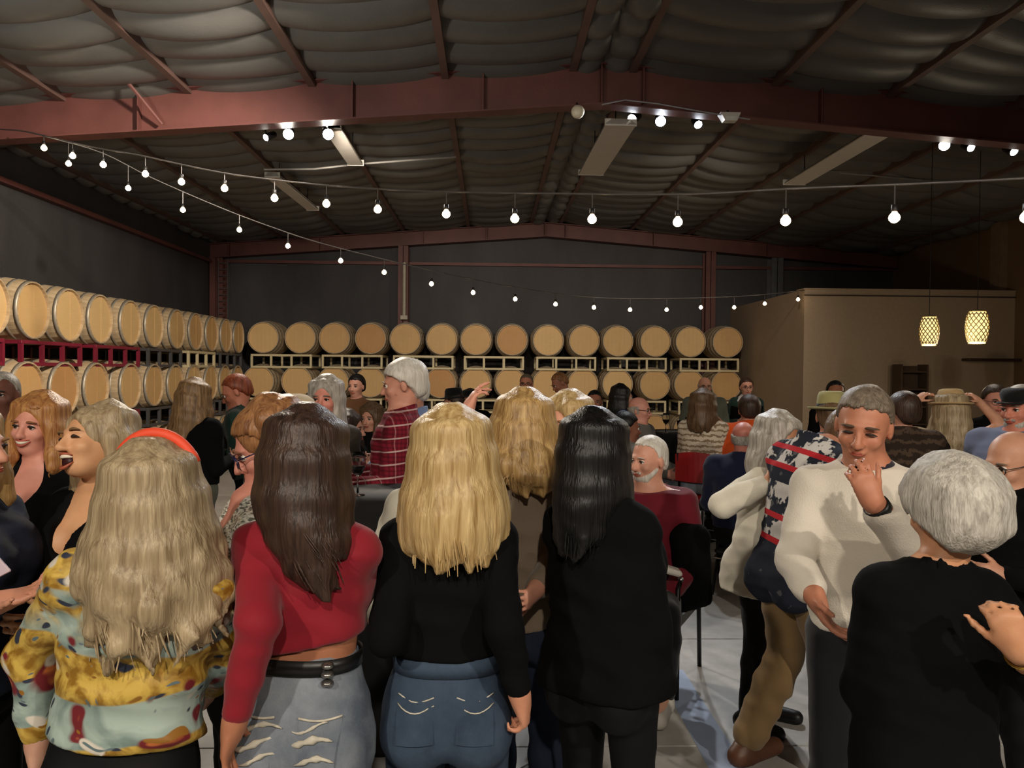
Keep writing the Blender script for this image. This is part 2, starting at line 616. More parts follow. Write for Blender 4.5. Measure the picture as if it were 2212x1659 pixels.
    def loft(s, S_, prof, t0, t1, off=0.0, k=.02, exp=2.3, kcut=.008, fx=None):
        P = np.array(prof, float); h = s.h
        bk = s.bulk
        tz, rx, ry, yo = P[:, 0], P[:, 1] * bk * h + off, P[:, 2] * bk * h + off, P[:, 3] * h
        pts = [s.tp(a * .2, b * .17, t) for a in (-1, 1) for b in (-1, 1) for t in (t0, t1)]
        lo, hi = np.min(pts, 0), np.max(pts, 0)
        def fn(X, Y, Z):
            x, y, z = X - s.hip[0], Y - s.hip[1], Z - s.hip[2]
            t = HIP + (x * s.u[0] + y * s.u[1] + z * s.u[2]) / h
            a = x * s.l[0] + y * s.l[1] + z * s.l[2]
            b = x * s.f[0] + y * s.f[1] + z * s.f[2]
            Rx = np.interp(t, tz, rx).astype(np.float32); Ry = np.interp(t, tz, ry).astype(np.float32); yy = np.interp(t, tz, yo).astype(np.float32)
            if fx is not None:
                Rx, Ry, yy = fx(t, a, b, Rx, Ry, yy)
            q = (np.abs(a / Rx) ** exp + np.abs((b - yy) / Ry) ** exp) ** (1 / exp)
            d = (q - 1) * np.minimum(Rx, Ry)
            c = np.maximum(t0 - t, t - t1) * h
            m = np.maximum(kcut - np.abs(d - c), 0) / kcut
            return np.maximum(d, c) + m * m * kcut * .25
        S_.put(lo, hi, fn, k)
    def bounds(s, extra=0.12):
        pts = [s.hp(0, 0, .15), s.hp(0, .15, 0), s.hp(0, -.15, 0), s.neck]
        for sd in 'LR':
            pts += [s.sh[sd], s.el[sd], s.wr[sd], s.wr[sd] + s.hd[sd] * .19, s.kn[sd], s.an[sd], s.an[sd] + s.fd[sd] * .18, s.hj[sd]]
        lo, hi = np.min(pts, 0) - extra, np.max(pts, 0) + extra
        return lo, hi
    def arm_r(s):
        k = (.0265 if s.sex == 'f' else .031) * s.h * (1 + (s.bulk - 1) * .8)
        return k * 1.12, k * .92, k * .62
    def leg_r(s):
        k = s.h * (1 + (s.bulk - 1) * .6)
        return .053 * k, .034 * k, .036 * k, .022 * k
    def do_hand(s, B, sd):
        H = s.hand.get(sd, {})
        curl = H.get('curl', .45); spread = H.get('spread', .06)
        W, d, n = s.wr[sd], s.hd[sd], s.hn[sd]
        t = np.cross(n, d) * (1 if sd == 'L' else -1) * H.get('flip', 1)    # thumb side
        g = (1.0 if s.sex == 'f' else 1.1) * H.get('size', 1.0)
        if not H and s.res > .012: g *= 1.05
        r = max(.0082 * g, s.res * .62)
        B.ell(W + d * .045 * g, (.05 * g, .037 * g, .016 * g), np.stack([d, t, n]), k=.02)
        B.cap(W, W + d * .03, .024 * g, .022 * g, k=.02)
        for i, (o, ln) in enumerate(((.028, .068), (.0095, .078), (-.0095, .072), (-.028, .056))):
            p = W + d * (.078 - .004 * abs(i - 1.2)) * g + t * o * g
            dr = nrm(d + t * (o * 6 * spread / .06 * .55)); nn = n
            cu = curl[i] if isinstance(curl, (list, tuple)) else curl * (1 + .12 * i)
            B.cap(W + d * .03 * g + t * o * .7 * g, p, r * 1.05, r * 1.05, k=.006)
            for f in (.45, .32, .25):
                c, sn = math.cos(cu), math.sin(cu)
                dr, nn = nrm(dr * c + nn * sn), nrm(nn * c - dr * sn)
                q = p + dr * ln * f * g
                B.cap(p, q, r, r * .93, k=.003)
                p = q
        p = W + d * .018 * g + t * .024 * g
        th = H.get('thumb', .75)
        dr = nrm(d * (1 - .45 * th) + t * th + n * .35)
        B.cap(W + d * .012 * g + t * .008 * g, p + dr * .03 * g, .016 * g, r * 1.2, k=.012)
        q = p + dr * .034 * g; dr = nrm(dr + d * .35 + n * H.get('tcurl', .2))
        B.cap(q, q + dr * .03 * g, r * 1.15, r * 1.05, k=.004)
        q2 = q + dr * .03 * g; dr = nrm(dr + d * .2 + n * H.get('tcurl', .2))
        B.cap(q2, q2 + dr * .023 * g, r * 1.05, r * .9, k=.003)
    def body(s):
        h = s.h
        lo, hi = s.bounds()
        B = SDF(lo, hi, s.res)
        s.loft(B, s.prof, .455, .858, 0, k=.01, kcut=.03)
        if s.sex == 'f':
            for sg in (-1, 1):
                B.ell(s.tp(sg * .045, .052, .735), (.042 * h, .036 * h, .042 * h), np.stack([s.l, s.f, s.u]), k=.03)
        for sg in (-1, 1):
            B.ell(s.tp(sg * .048, -.045, .492), (.052 * h, .045 * h, .056 * h), np.stack([s.l, s.f, s.u]), k=.04)
        a0, a1, a2 = s.arm_r()
        for sd in 'LR':
            B.cap(s.tp((.03 if sd == 'L' else -.03), -.010, .826), s.sh[sd], .024 * h, a0 * 1.02, k=.04)
            B.cap(s.sh[sd], s.el[sd], a0, a1, k=.03)
            m = s.el[sd] + (s.wr[sd] - s.el[sd]) * .25
            B.cap(s.el[sd], m, a1, a1 * .98, k=.02)
            B.cap(m, s.wr[sd], a1 * .98, a2, k=.015)
            s.do_hand(B, sd)
            r0, r1, r2, r3 = s.leg_r()
            B.cap(s.hj[sd] - s.u * .01, s.kn[sd], r0, r1, k=.03)
            m = s.kn[sd] + (s.an[sd] - s.kn[sd]) * .3
            B.cap(s.kn[sd], m, r1, r2, k=.02)
            B.cap(m, s.an[sd], r2, r3, k=.02)
            fz = s.an[sd] + np.array((0, 0, -.026 * h))
            B.cap(fz - s.fd[sd] * .02 * h, fz + s.fd[sd] * .10 * h, .021 * h, .017 * h, k=.02)
        # neck and head
        nr = (.031 if s.sex == 'f' else .036) * h
        top = s.hp(0, -.018, -.05)
        B.cap(s.neck - s.u * .02, top, nr * 1.08, nr, k=.035)
        M = s.HM(); q = s.hs
        B.ell(s.hp(0, -.012, .026), (.074 * q, .094 * q, .086 * q), M, k=.02)
        B.ell(s.hp(0, .026, -.03), (.060 * q, .066 * q, .074 * q), M, k=.03)
        B.ell(s.hp(0, .052, -.084), (.034 * q * s.jaw, .032 * q, .026 * q), M, k=.03)
        B.ell(s.hp(0, .076, .022), (.046 * q, .018 * q, .011 * q), M, k=.015)
        for sg in (-1, 1):
            B.ell(s.hp(sg * .036, .066, -.028), (.024 * q, .022 * q, .02 * q), M, k=.018)
            B.ell(s.hp(sg * .031, .104, .001), (.017 * q, .02 * q, .012 * q), M, k=.012, op='d')
            e = nrm(s.hl * sg * .9 + s.hf * .25)
            B.ell(s.hp(sg * .076, -.008, -.012), (.009 * q, .018 * q, .031 * q), M, k=.006)
        B.cap(s.hp(0, .09, .006), s.hp(0, .112, -.030), .009 * q, .0125 * q, k=.01)
        for sg in (-1, 1):
            B.ell(s.hp(sg * .012, .101, -.033), (.010 * q, .011 * q, .008 * q), M, k=.006)
        if s.mouth == 'open':
            B.ell(s.hp(0, .094, -.068), (.024 * q, .022 * q, .019 * q), M, k=.008, op='d')
        else:
            B.ell(s.hp(0, .090, -.056), (.026 * q, .012 * q, .013 * q), M, k=.01)
        s.bd = B.obj('body', s.skin, s.O)
        BODIES.append(s.bd)
        s.sdf = None
    # ---- face parts
    def features(s, brow=(96, 70, 50), eyes='open', lip=None, teeth=None):
        q = s.hs
        M4 = Matrix(((s.hl[0], s.hf[0], s.hu[0]), (s.hl[1], s.hf[1], s.hu[1]), (s.hl[2], s.hf[2], s.hu[2])))
        lipm = plain('lip_%d_%d_%d' % (lip or s.lipc), lip or s.lipc, .45)
        dark = plain('lash_dark', (38, 26, 20), .6)
        bm = plain('brow_%d_%d_%d' % brow, brow, .8)
        for sg in (-1, 1):
            if eyes == 'open':
                c = s.hp(sg * .031, .0800, .0015)
                mb = MB()
                seg, rings = 12, 9
                A = M4.to_4x4()
                prof = [(max(math.sin(math.pi * i / rings), 1e-4) * .0112 * q, math.cos(math.pi * i / rings) * .0112 * q) for i in range(rings + 1)]
                R = Matrix.Translation(Vector(c)) @ A @ Matrix.Rotation(-math.pi / 2, 4, 'X')
                mb.lathe(prof, seg, R)
                mi = []
                for i in range(rings):
                    mi += [1 if i < 1 else (2 if i < 2 else 0)] * seg
                mi += [0] * (len(mb.F) - len(mi))
                mesh_obj('eye', mb.V, mb.F, None, s.O, True, mats=[plain('eye_white', (225, 215, 205), .2), plain('pupil', (15, 12, 10), .15), plain('iris_brown', (78, 62, 46), .2)], mi=mi)
                pts = [s.hp(sg * (.031 + .016 * t), .0925 - .010 * t * t, .0075 - .005 * t * t) for t in np.linspace(-1, 1, 7)]
                MB().tube(pts, [.001, .0028, .004, .0044, .004, .0028, .001], 6).build('eyelid', dark, s.O, True)
            else:
                pts = [s.hp(sg * (.031 + .018 * t), .0915 - .010 * t * t, .004 - .006 * t * t) for t in np.linspace(-1, 1, 7)]
                MB().tube(pts, [.001, .0028, .004, .0045, .004, .0028, .001], 6).build('eyelid', dark, s.O, True)
            pts = [s.hp(sg * (.032 + .022 * t), .096 - .013 * (t * .9 + .1) ** 2, .025 - .005 * t * t) for t in np.linspace(-1, 1, 7)]
            MB().tube(pts, [.0015, .0035, .0045, .0045, .004, .003, .001], 6).build('eyebrow', bm, s.O, True)
        zz = -.060
        if s.mouth == 'closed':
            for dz, r in ((.0025, .0042), (-.0035, .0052)):
                pts = [s.hp(.024 * t, .1005 - .014 * t * t, zz + dz + .002 * t * t) for t in np.linspace(-1, 1, 9)]
                MB().tube(pts, [r * max(.25, (1 - t * t) ** .5) * q for t in np.linspace(-1, 1, 9)], 6).build('lip', lipm, s.O, True)
        elif s.mouth == 'smile':
            ts = np.linspace(-1, 1, 11)
            mid = [s.hp(.029 * t, .101 - .02 * t * t, zz + .002 + .009 * t * t) for t in ts]
            MB().tube(mid, [.0075 * max(.2, (1 - t * t) ** .6) * q for t in ts], 8).build('teeth', plain('teeth_white', (235, 225, 205), .3, var=.03), s.O, True)
            MB().tube([s.hp(.031 * t, .103 - .02 * t * t, zz + .0095 + .004 * t * t) for t in ts], [.0042 * max(.3, (1 - t * t) ** .5) * q for t in ts], 6).build('lip', lipm, s.O, True)
            MB().tube([s.hp(.031 * t, .102 - .02 * t * t, zz - .009 + .016 * t * t) for t in ts], [.0052 * max(.3, (1 - t * t) ** .5) * q for t in ts], 6).build('lip', lipm, s.O, True)
        else:
            mb = MB(); R = Matrix.Translation(Vector(s.hp(0, .083, -.069))) @ M4.to_4x4() @ Matrix.Diagonal((.024 * q, .012 * q, .0185 * q, 1))
            mb.lathe([(max(math.sin(math.pi * i / 8), 1e-4), -math.cos(math.pi * i / 8)) for i in range(9)], 14, R)
            mb.build('mouth', plain('mouth_dark', (52, 14, 18), .5), s.O, True)
            ts = np.linspace(-1, 1, 11)
            MB().tube([s.hp(.023 * t, .0985 - .016 * t * t, -.0565 - .003 * t * t + .001) for t in ts], [.0065 * max(.3, (1 - t * t) ** .5) * q for t in ts], 8).build('teeth', plain('teeth_white', (235, 225, 205), .3, var=.03), s.O, True)
            MB().tube([s.hp(.026 * t, .1025 - .017 * t * t, -.047 - .006 * t * t) for t in ts], [.0042 * max(.3, (1 - t * t) ** .5) * q for t in ts], 6).build('lip', lipm, s.O, True)
            MB().tube([s.hp(.026 * t, .0985 - .017 * t * t, -.091 + .018 * t * t) for t in ts], [.0055 * max(.3, (1 - t * t) ** .5) * q for t in ts], 6).build('lip', lipm, s.O, True)
        return s
    # ---- clothes
    def top(s, mat, name='shirt', hem=.52, sleeve=.96, neck=.864, off=.011, wr=.0042, straight=.3, flare=0.0, vneck=0.0, aoff=None, res=None, scoop=0.0, lump=1.0, hemcut=None, collar=1.0, cuff=0.0):
        h = s.h; res = res or s.res * (1.2 if s.res > .0105 else 1.0)
        aoff = off if aoff is None else aoff
        P = np.array(s.prof, float)
        hipw = max(P[1:5, 1]); hipd = max(P[1:5, 2])
        P = P[P[:, 0] > .45]
        lowx = np.interp(max(hem, .46), P[:, 0], P[:, 1])
        for r in P:
            if r[0] < .74:
                r[1] += straight * max(0, max(hipw * .97, P[7, 1] * .98) - r[1]); r[2] += straight * max(0, hipd * 1.02 - r[2])
        if hem < .47:
            P = np.vstack([[hem - .01, P[0, 1] + flare, P[0, 2] + flare * .8, 0], P])
        else:
            for r in P:
                if r[0] < .63: r[1] += flare * (.63 - r[0]) / .13; r[2] += flare * .7 * (.63 - r[0]) / .13
        pts = [s.tp(a, b, t) for a in (-.2, .2) for b in (-.16, .16) for t in (hem, .9)]
        for sd in 'LR': pts += [s.sh[sd], s.el[sd], s.wr[sd]]
        lo, hi = np.min(pts, 0) - .09, np.max(pts, 0) + .09
        B = SDF(lo, hi, res)
        s.loft(B, [tuple(r) for r in P], hem, .9, off, k=.01, kcut=.01)
        if s.sex == 'f':
            for sg in (-1, 1):
                B.ell(s.tp(sg * .045, .052, .735), (.042 * h + off, .036 * h + off, .042 * h + off), np.stack([s.l, s.f, s.u]), k=.05)
        if hem < .5:
            for sg in (-1, 1):
                B.ell(s.tp(sg * .048, -.045, .492), (.052 * h + off, .045 * h + off * .9, .056 * h + off), np.stack([s.l, s.f, s.u]), k=.05)
        if hemcut is not None:
            B.half(s.tp(*hemcut[0]), -(s.l * hemcut[1][0] + s.f * hemcut[1][1] + s.u * hemcut[1][2]))
        a0, a1, a2 = s.arm_r()
        for sd in 'LR':
            B.cap(s.tp((.03 if sd == 'L' else -.03), -.010, .826), s.sh[sd], .024 * h + off * .9, a0 * 1.02 + aoff, k=.04)
            if sleeve <= 0:
                continue
            if sleeve < .5:
                B.cap(s.sh[sd], s.sh[sd] + (s.el[sd] - s.sh[sd]) * sleeve * 2, a0 + aoff, a0 + aoff, k=.03)
            else:
                B.cap(s.sh[sd], s.el[sd], a0 + aoff, a1 + aoff, k=.03)
                q = (sleeve - .5) * 2
                B.cap(s.el[sd], s.el[sd] + (s.wr[sd] - s.el[sd]) * q, a1 + aoff, a2 * (1 if q > .8 else 1.2) + aoff * .9 + cuff, k=.014)
        if wr > 0:
            B.ripple(wr, [(10, 8, 62, .5), (30, -18, 48, .35), (-26, 30, 40, .35), (14, 12, 105, .22 * lump)], seed=zlib.crc32(s.label.encode()) % 1000)
        # neckline
        n0 = s.tp(0, -.02, neck)
        B.half(n0, s.u * 1.0 + s.f * .28)
        nr = (.034 if s.sex == 'f' else .039) * h * collar + .004
        B.cap(s.tp(0, -.004, .838 + nr / h * .8), s.tp(0, .004, .97), nr, nr, k=.008, op='d')
        if scoop: B.ell(s.tp(0, .075, .84), (.05 * h, .06 * h, scoop * h), np.stack([s.l, s.f, s.u]), k=.008, op='d')
        if vneck:
            for i in range(9):
                t = i / 8
                B.cap(s.tp(-.036 * (1 - t), .028 + .05 * t, .88 - (vneck + .03) * t), s.tp(.036 * (1 - t), .028 + .05 * t, .88 - (vneck + .03) * t), .024 * h, .024 * h, k=.004, op='d')
        return B.obj(name, mat, s.O)
    def bottom(s, mat, name='trousers', waist=.60, cut=.05, off=.009, legs=1.0, wr=.003, flare=0.0, res=None):
        h = s.h; res = res or max(s.res * 1.45, .0145)
        pts = [s.tp(a, b, t) for a in (-.15, .15) for b in (-.13, .13) for t in (.44, waist)]
        for sd in 'LR': pts += [s.kn[sd], s.an[sd], s.hj[sd]]
        B = SDF(np.min(pts, 0) - .09, np.max(pts, 0) + .09, res)
        s.loft(B, s.prof, .46, waist, off, k=.01, kcut=.008)
        for sg in (-1, 1):
            B.ell(s.tp(sg * .048, -.045, .492), (.052 * h + off, .045 * h + off, .056 * h + off), np.stack([s.l, s.f, s.u]), k=.03)
        r0, r1, r2, r3 = [x * legs for x in s.leg_r()]
        for sd in 'LR':
            B.cap(s.hj[sd] - s.u * .01, s.kn[sd], r0 + off, r1 + off, k=.015)
            m = s.kn[sd] + (s.an[sd] - s.kn[sd]) * .3
            e = s.kn[sd] + (s.an[sd] - s.kn[sd]) * (1 - cut)
            B.cap(s.kn[sd], m, r1 + off, r2 + off, k=.02)
            B.cap(m, e, r2 + off, r3 + off + flare + .006, k=.02)
        if wr > 0:
            B.ripple(wr, [(12, 8, 50, .5), (34, -18, 30, .35), (14, 12, 90, .25)], seed=zlib.crc32(s.label.encode()) % 997)
        return B.obj(name, mat, s.O)
    def shoes(s, mat, heel=0.0):
        for sd in 'LR':
            fz = s.an[sd] + np.array((0, 0, -.026 * s.h)); d = s.fd[sd]; h = s.h
            B = SDF(fz - .22, fz + .22, max(s.res, .014))
            B.cap(fz - d * .022 * h, fz + d * .105 * h, .030 * h, .024 * h, k=.01)
            B.cap(fz, s.an[sd] + np.array((0, 0, .02)), .028 * h, .028 * h, k=.02)
            z = fz[2] - .021 * h
            B.half((0, 0, z), (0, 0, -1))
            B.half((0, 0, s.an[sd][2] + .02), (0, 0, 1))
            B.obj('shoe', mat, s.O)
        return s
    # ---- hair
    def cap_hair(s, mat, off=.016, front=.078, slope=.85, back=-.07, fluff=0.0, res=None, name='hair', side=.0, freq=60):
        """close hair over the skull, with a hairline from forehead over temple and ear to the nape"""
        q = s.hs; res = res or min(s.res, .010); M = s.HM()
        if s.sex == 'm' and off < .02: off *= .62; front += .010
        B = SDF(s.hc - .23, s.hc + .23, res)
        B.ell(s.hp(0, -.012 - off * .3, .026), ((.075 * q + off), (.095 * q + off), (.087 * q + off)), M, k=.01)
        B.ell(s.hp(0, -.045, -.03), ((.062 * q + off), (.055 * q + off * .8), (.062 * q)), M, k=.03)
        if fluff: B.ripple(fluff, [(freq, 20, 10, .5), (-30, freq, 25, .4), (15, -35, freq, .4), (freq * 1.7, freq, -30, .25)], seed=3)
        X = B.ax[0][:, None, None] - s.hc[0]; Y = B.ax[1][None, :, None] - s.hc[1]; Z = B.ax[2][None, None, :] - s.hc[2]
        a = (X * s.hl[0] + Y * s.hl[1] + Z * s.hl[2]) / q
        b = (X * s.hf[0] + Y * s.hf[1] + Z * s.hf[2]) / q
        c = (X * s.hu[0] + Y * s.hu[1] + Z * s.hu[2]) / q
        th = np.degrees(np.arctan2(np.abs(a), b + .015))
        lv = min(.02, .06 - slope * .05)
        line = np.interp(th, [0, 22, 40, 58, 72, 84, 100, 112, 135, 180], [front, front - .002, front - .006, front - .020, lv, -.022, -.012, -.03, back * .9, back])
        wob = .004 * np.sin(th * .9 + 3 * a / .02) + .003 * np.sin(th * 2.3 + c * 160)
        d = ((line + wob - c) * q * .8).astype(np.float32)
        k = .010
        m = np.maximum(k - np.abs(B.F - d), 0) / k
        B.F = np.maximum(B.F, d) + m * m * k * .25
        for sg in (-1, 1):
            B.ell(s.hp(sg * .085, -.006, -.014), (.03 * q, .017 * q, .030 * q), M, k=.006, op='d')
        return B.obj(name, mat, s.O)
    def rim_hair(s, mat, off=.010, top=.03, name='hair'):
        q = s.hs; M = s.HM()
        B = SDF(s.hc - .2, s.hc + .2, s.res)
        B.ell(s.hp(0, -.014, .02), ((.076 * q + off), (.097 * q + off), (.09 * q + off)), M, k=.01)
        B.ripple(.002, [(60, 20, 10, .5), (-30, 60, 25, .4)], 5)
        B.half(s.hp(0, -.02, top), s.hu - s.hf * .25)
        B.half(s.hp(0, 0, -.055), -s.hu)
        B.half(s.hp(0, .02, 0), s.hf + s.hu * .2)
        return B.obj(name, mat, s.O)
    def long_hair(s, mat, length=.35, w=.11, wend=.10, depth=.115, N=26, arc=125, wave=.0, r=.026, seed=0, jag=.06, strands=0, res=None, part=0.0, off=.011, front=.08, swing=(0, 0, 0), hz=.03, tip=.22, waven=2.5, fringe=False, slope=.85):
        q = s.hs; res = res or s.res; M = s.HM()
        rg = np.random.default_rng(seed)
        zdn = np.array((0, 0, -1.0))
        swing = np.array(swing, float)
        paths = []
        def path(th, ln, wk=1.0, rad=1.0):
            sa, ca = math.sin(th), math.cos(th)
            P = [s.hp(part * .03 + sa * .02, -.02 - ca * .03, .112 * rad)]
            P.append(s.hp(sa * .074 * rad, -.014 - ca * .088 * rad, .075))
            P.append(s.hp(sa * (.080 + (w / q - .08) * .35) * rad, -.014 - ca * (.098 + .3 * (depth - .1)) * rad, .0 + hz * 0))
            hd = nrm(s.hl * sa - s.hf * ca) ; hd[2] *= .3
            base = s.hc + s.hl * sa * w + s.hf * (-.014 - ca * depth * rad)
            P.append(base + zdn * .09)
            n = 4
            ph = rg.uniform(0, 6.28); ph2 = rg.uniform(0, 6.28)
            side = s.hl * sa; dep = s.hf * (-ca)
            for i in range(1, n + 1):
                t = i / n
                ww = w + (wend - w) * t
                p = s.hc + side * ww + s.hf * (-.014) + dep * (depth + .02 * t) * rad + zdn * (.09 + (ln) * t)
                p = p + (s.hl * math.sin(ph + waven * t * 3.1) + s.hf * math.cos(ph2 + waven * t * 3.1)) * wave * wk * (.4 + .6 * t) * min(1.0, ln / .18)
                p = p + swing * t * t
                P.append(p)
            return P
        pts_all = []
        for i in range(N):
            th = math.radians(-arc + 2 * arc * (i + .5) / N + rg.uniform(-4, 4))
            ln = length * (1 - .25 * (abs(th) / math.radians(arc)) ** 2) + rg.uniform(-jag, jag * .4)
            P = path(th, ln)
            R = [r * .7, r * .8, r * .9, r * rg.uniform(.85, 1.15), r * rg.uniform(.9, 1.15), r * rg.uniform(.85, 1.1), r * .72, r * tip]
            paths.append((P, R))
            pts_all += P
        # interior filler so that no gaps show between the locks
        lo = np.minimum(np.min(pts_all, 0), s.hc - .13) - .06; hi = np.maximum(np.max(pts_all, 0), s.hc + .13) + .06
        B = SDF(lo, hi, res)
        B.ell(s.hp(0, -.016, .028), (.074 * q + off, .094 * q + off, .086 * q + off), M, k=.01)
        for P, R in paths:
            B.chain(P, R, k=.022)
        B.ell(s.hp(0, .128, -.047), (.064 * q, .098 * q, .132 * q), M, k=.012, op='d')
        B.half(s.hp(0, .09, front), -(s.hu - s.hf * slope) , k=.008) if False else None
        B.ripple(.0016, [(150, 40, 5, .6), (60, 150, 8, .6), (-110, 90, 12, .4)], seed + 1)
        o = B.obj('hair', mat, s.O)
        if strands:
            mb = MB()
            for i in range(strands):
                th = math.radians(rg.uniform(-arc, arc))
                ln = length * (1 - .25 * (abs(th) / math.radians(arc)) ** 2) + rg.uniform(-jag * 1.2, jag * .1)
                ln = max(ln, .55 * length)
                P = path(th, ln, .3, rad=1 + r * .9 / .1 * rg.uniform(.7, 1.08))
                # resample smooth
                Q = []
                for j in range(len(P) - 1):
                    a = P[max(j - 1, 0)]; b = P[j]; c = P[j + 1]; d = P[min(j + 2, len(P) - 1)]
                    for t in (0, .5):
                        Q.append(.5 * ((2 * b) + (-a + c) * t + (2 * a - 5 * b + 4 * c - d) * t * t + (-a + 3 * b - 3 * c + d) * t ** 3))
                Q.append(P[-1])
                Q = Q[1:]
                rr = rg.uniform(.0025, .006)
                mb.tube(Q, [rr * (1 - .75 * (k / (len(Q) - 1)) ** 3) for k in range(len(Q))], 5, caps=False)
            so = mb.build('hair_strands', mat, s.O, True)
            so['kind'] = 'stuff'
        return o
    def beard(s, mat, size=1.0):
        q = s.hs; M = s.HM()
        B = SDF(s.hc - .2, s.hc + .2, max(.006, s.res * .8))
        B.ell(s.hp(0, .045, -.082), (.044 * q, .046 * q, .038 * q * size), M, k=.015)
        for sg in (-1, 1):
            B.cap(s.hp(sg * .062, .015, -.045), s.hp(sg * .03, .06, -.085), .012 * q, .02 * q, k=.015)
        B.cap(s.hp(-.024, .092, -.052), s.hp(.024, .092, -.052), .009 * q, .009 * q, k=.006)
        B.ell(s.hp(0, .11, -.062), (.02 * q, .02 * q, .005 * q), M, k=.004, op='d')
        B.ripple(.0015, [(120, 40, 60, .6), (60, 130, 80, .6)], 4)
        return B.obj('beard', mat, s.O)
    def glasses(s, mat=None, r=.024):
        mat = mat or plain('glasses_frame_dark', (30, 26, 28), .3)
        q = s.hs
        mb = MB()
        for sg in (-1, 1):
            pts = [s.hp(sg * .032 + r * 1.12 * math.cos(t), .1085 - .006 * abs(math.cos(t)) ** 2, .002 + r * .8 * math.sin(t)) for t in np.linspace(0, 2 * math.pi, 17)]
            mb.tube(pts, .0021, 6, caps=False)
            mb.tube([s.hp(sg * .058, .1, .006), s.hp(sg * .075, .06, .006), s.hp(sg * .08, .0, .002), s.hp(sg * .079, -.02, -.012)], .0019, 6)
        mb.tube([s.hp(-.008, .109, .008), s.hp(.008, .109, .008)], .002, 6)
        return mb.build('glasses', mat, s.O, True)
    def hat(s, mat, kind='fedora', band=None, name='hat'):
        q = s.hs
        A = Matrix(((s.hl[0], s.hf[0], s.hu[0], s.hp(0, 0, .045)[0]), (s.hl[1], s.hf[1], s.hu[1], s.hp(0, 0, .045)[1]), (s.hl[2], s.hf[2], s.hu[2], s.hp(0, 0, .045)[2]), (0, 0, 0, 1)))
        A = A @ Matrix.Translation((0, -.012, 0)) @ Matrix.Diagonal((1.0, 1.18, 1, 1))
        mb = MB()
        if kind == 'fedora':
            mb.lathe([(.083, 0), (.086, .03), (.082, .075), (.072, .098), (.05, .104), (.02, .096), (.001, .092), ], 28, A)
            mb.lathe([(.080, .0), (.125, -.008), (.14, .0), (.141, .005), (.125, -.002), (.084, .008)], 28, A)
            o = mb.build(name, mat, s.O, True)
            MB().lathe([(.087, .004), (.0885, .006), (.0885, .024), (.086, .026)], 28, A).build('hat_band', band, o, True)
        elif kind == 'cap':
            mb.lathe([(.088, -.01), (.094, .01), (.097, .035), (.085, .058), (.05, .068), (.001, .07)], 24, A)
            for i in range(1):
                n = len(mb.V)
                ring = [(math.sin(t) * .075, .06 + math.cos(t) * .085, -.002 - .012 * abs(math.sin(t))) for t in np.linspace(-1.45, 1.45, 13)]
                for x, y, z in ring: mb.V.append(tuple(A @ Vector((x, y, z))))
                for x, y, z in ring: mb.V.append(tuple(A @ Vector((x, y, z + .006))))
                mb.F.append(tuple(n + 13 + i for i in range(13))); mb.F.append(tuple(n + 12 - i for i in range(13)))
                for i in range(12): mb.F.append((n + i, n + i + 1, n + 14 + i, n + 13 + i))
            o = mb.build(name, mat, s.O, True)
        else:
            mb.lathe([(.089, -.02), (.094, -.018), (.094, .015), (.091, .018), (.09, .04), (.078, .07), (.05, .09), (.02, .097), (.001, .098)], 24, A)
            o = mb.build(name, mat, s.O, True)
        return o
# ------------------------------------------------------------------ the building
XL, XR, YF, YB = -5.68, 8.40, -5.0, 16.0
XRIDGE, ZRIDGE, SLOPE = 1.10, 4.86, 0.077
def roof(x): return ZRIDGE - SLOPE * abs(x - XRIDGE)

def wallmat(name, rgb, rough=.8, streak=.25, spec=.3):
    t = NT(name)
    c = lin(rgb)
    n = t.noise(t.coord((1, 1, .35)), 1.2, 5, .6)
    n2 = t.noise(t.coord(), 25, 2)
    col = t.ramp(n.outputs['Fac'], [(.3, scl(c, 1 - streak)), (.7, scl(c, 1 + streak))])
    t.base(t.mix(.15, col, t.ramp(n2.outputs['Fac'], [(.3, scl(c, .7)), (.7, scl(c, 1.3))])))
    t.bump(n2.outputs['Fac'], .15, .01)
    return t.set(rough, 0, spec)

M_DARKWALL = wallmat('charcoal_wall_lining', (72, 69, 69), .7)
M_BROWNWALL = wallmat('brown_painted_board', (118, 92, 66), .75, .12)
M_TAN = wallmat('tan_painted_plaster', (164, 143, 120), .7, .06)
M_TANSIDE = M_TAN
M_OXIDE = plain('red_oxide_steel', (104, 62, 56), .55, 0, .15, 3, .4, .1)
M_INSUL = plain('grey_vinyl_insulation', (98, 96, 92), .42, 0, .1, 2.5, .5, .15, 60)
M_WHITE = plain('white_enamel', (205, 200, 190), .5, 0, .04)
M_BLACKMETAL = plain('black_metal', (28, 27, 27), .4, .5, .1)
M_CHROME = plain('chrome', (190, 190, 190), .2, 1.0, .05)

def struct(name, mb, mat, parent=None, smooth=False):
    o = mb.build(name, mat, parent, smooth)
    if parent is None: o['kind'] = 'structure'
    return o

